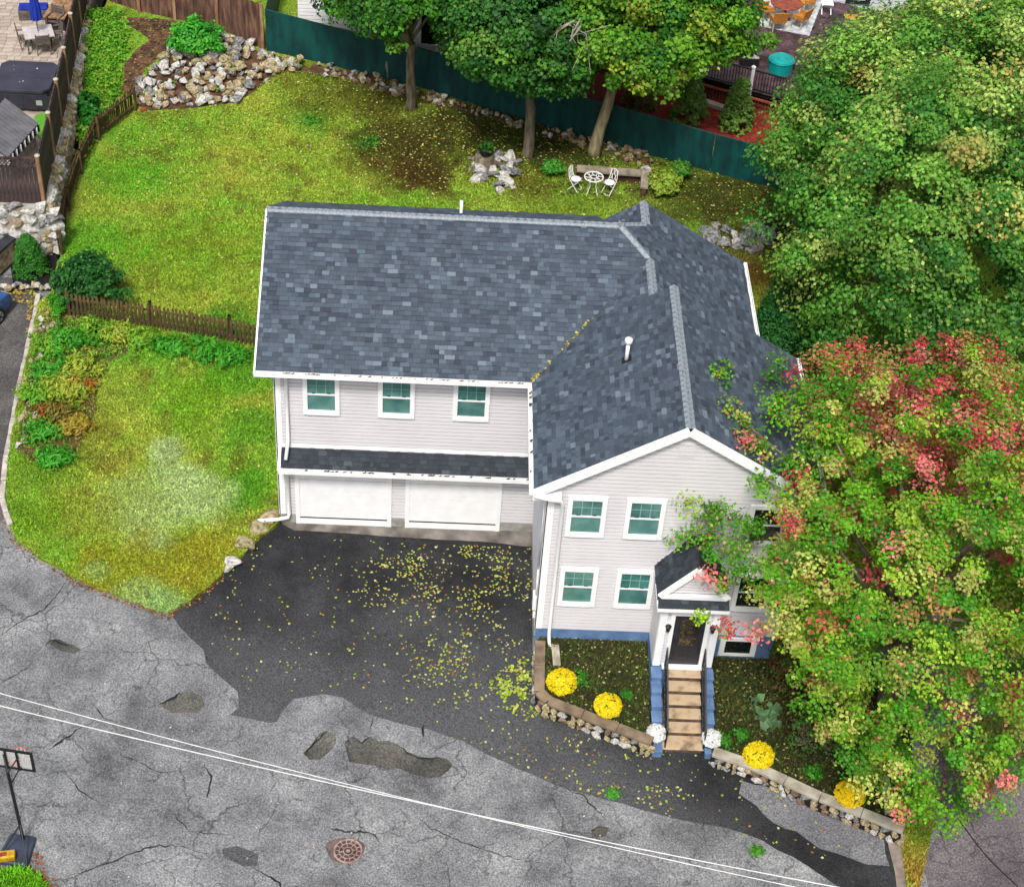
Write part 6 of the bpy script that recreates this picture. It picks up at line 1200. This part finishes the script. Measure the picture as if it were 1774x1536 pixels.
for j in range(12):
    a = j*.5236
    for sgn in (-1, 1): nm.tube([rcn+Vector((.23*math.cos(a), .23*math.sin(a), 0)), rcn+Vector((.18*math.cos(a+sgn*.26), .18*math.sin(a+sgn*.26), -.2)), rcn+Vector((.13*math.cos(a), .13*math.sin(a), -.4))], .006, 4)
nm.build('net', 'net', rm, **k)
pz = Gr(12, 1500); o = thing('yellow_block', 'yellow block with dark opening lying on the hoop base', 'box', (pz[0], pz[1]+.12, pz[2]+.18), rz=.2); fbx = MB(); fbx.box((-.25, -.12, 0), (.22, .12, .2)); fbx.build('block', 'yellow', o, bevel=.03, **k); MB().box((-.16, -.06, .2), (.02, .06, .205)).build('opening', 'redtable', o, **k)
# ------------------------------------------------------------------ overhead cables
def cable(label, pts, r, z):
    (x0, y0), (x1, y1), (x2, y2) = pts; q = []
    for u in np.linspace(-450, 1900, 40):
        v = y0*(u-x1)*(u-x2)/((x0-x1)*(x0-x2))+y1*(u-x0)*(u-x2)/((x1-x0)*(x1-x2))+y2*(u-x0)*(u-x1)/((x2-x0)*(x2-x1)); q.append(Z(u, v, z))
    tag(MB().tube(q, r, 6).build('overhead_cable', 'cable'), label, 'cable', 'overhead cables across the street')
cable('overhead cable crossing the street, the lower one at the left', [(0, 1222), (700, 1384), (1456, 1537)], .011, 7.5)
cable('overhead cable crossing the street, the upper one at the left', [(20, 1206), (640, 1367), (1350, 1530)], .009, 7.7)
# ------------------------------------------------------------------ road cracks
def crack(pts, w_):
    P = [np.array(Gr(u, v)) for u, v in pts]; Q = []
    for a, b in zip(P[:-1], P[1:]):
        n = max(2, int(np.linalg.norm(b-a)/.12)); Q += [a+(b-a)*i/n+np.array([random.uniform(-.04, .04), random.uniform(-.04, .04), 0]) for i in range(n)]
    Q.append(P[-1]); V = []; F = []
    for i, p in enumerate(Q):
        d = Q[min(i+1, len(Q)-1)]-Q[max(i-1, 0)]; nr = np.array([-d[1], d[0], 0]); nr /= max(1e-6, np.linalg.norm(nr)); h = w_*random.uniform(.25, 1)*math.sin(math.pi*(i+.6)/(len(Q)+.2))
        z_ = float(zroad(p[0], p[1]))+.012; V += [(p[0]+nr[0]*h, p[1]+nr[1]*h, z_), (p[0]-nr[0]*h, p[1]-nr[1]*h, z_)]
    F = [(2*i, 2*i+1, 2*i+3, 2*i+2) for i in range(len(Q)-1)]; struct(MB().add(V, F).build('road_crack', 'seam'))
for pts, w_ in [([(0, 1102), (30, 1081), (81, 1051), (115, 1008)], .03), ([(0, 1185), (26, 1170), (51, 1153)], .03), ([(158, 1217), (180, 1243), (205, 1250)], .025), ([(85, 1298), (111, 1281), (141, 1260)], .045), ([(115, 1341), (141, 1371), (175, 1392)], .02), ([(107, 1525), (158, 1503), (209, 1486), (269, 1465), (307, 1465), (363, 1478)], .03), ([(706, 1392), (740, 1431), (783, 1452), (834, 1469), (873, 1482), (960, 1500)], .02), ([(354, 1320), (367, 1350), (359, 1384)], .035), ([(295, 1405), (330, 1440), (400, 1445)], .02),
        ([(528, 1308), (545, 1288), (566, 1267)], .035), ([(597, 1290), (601, 1282), (611, 1277), (628, 1286), (640, 1277), (655, 1283)], .035), ([(690, 1291), (706, 1303), (725, 1311), (748, 1314)], .035), ([(640, 1262), (646, 1245)], .03), ([(732, 1275), (735, 1256)], .04), ([(277, 1221), (290, 1212), (302, 1207), (312, 1200)], .05), ([(80, 1115), (95, 1108), (118, 1118)], .05), ([(985, 1368), (1010, 1378), (1050, 1420)], .03), ([(430, 1500), (470, 1520), (520, 1560)], .03), ([(200, 1300), (260, 1330), (300, 1345)], .02), ([(560, 1430), (590, 1440), (640, 1442), (660, 1460)], .04)]: crack(pts, w_)
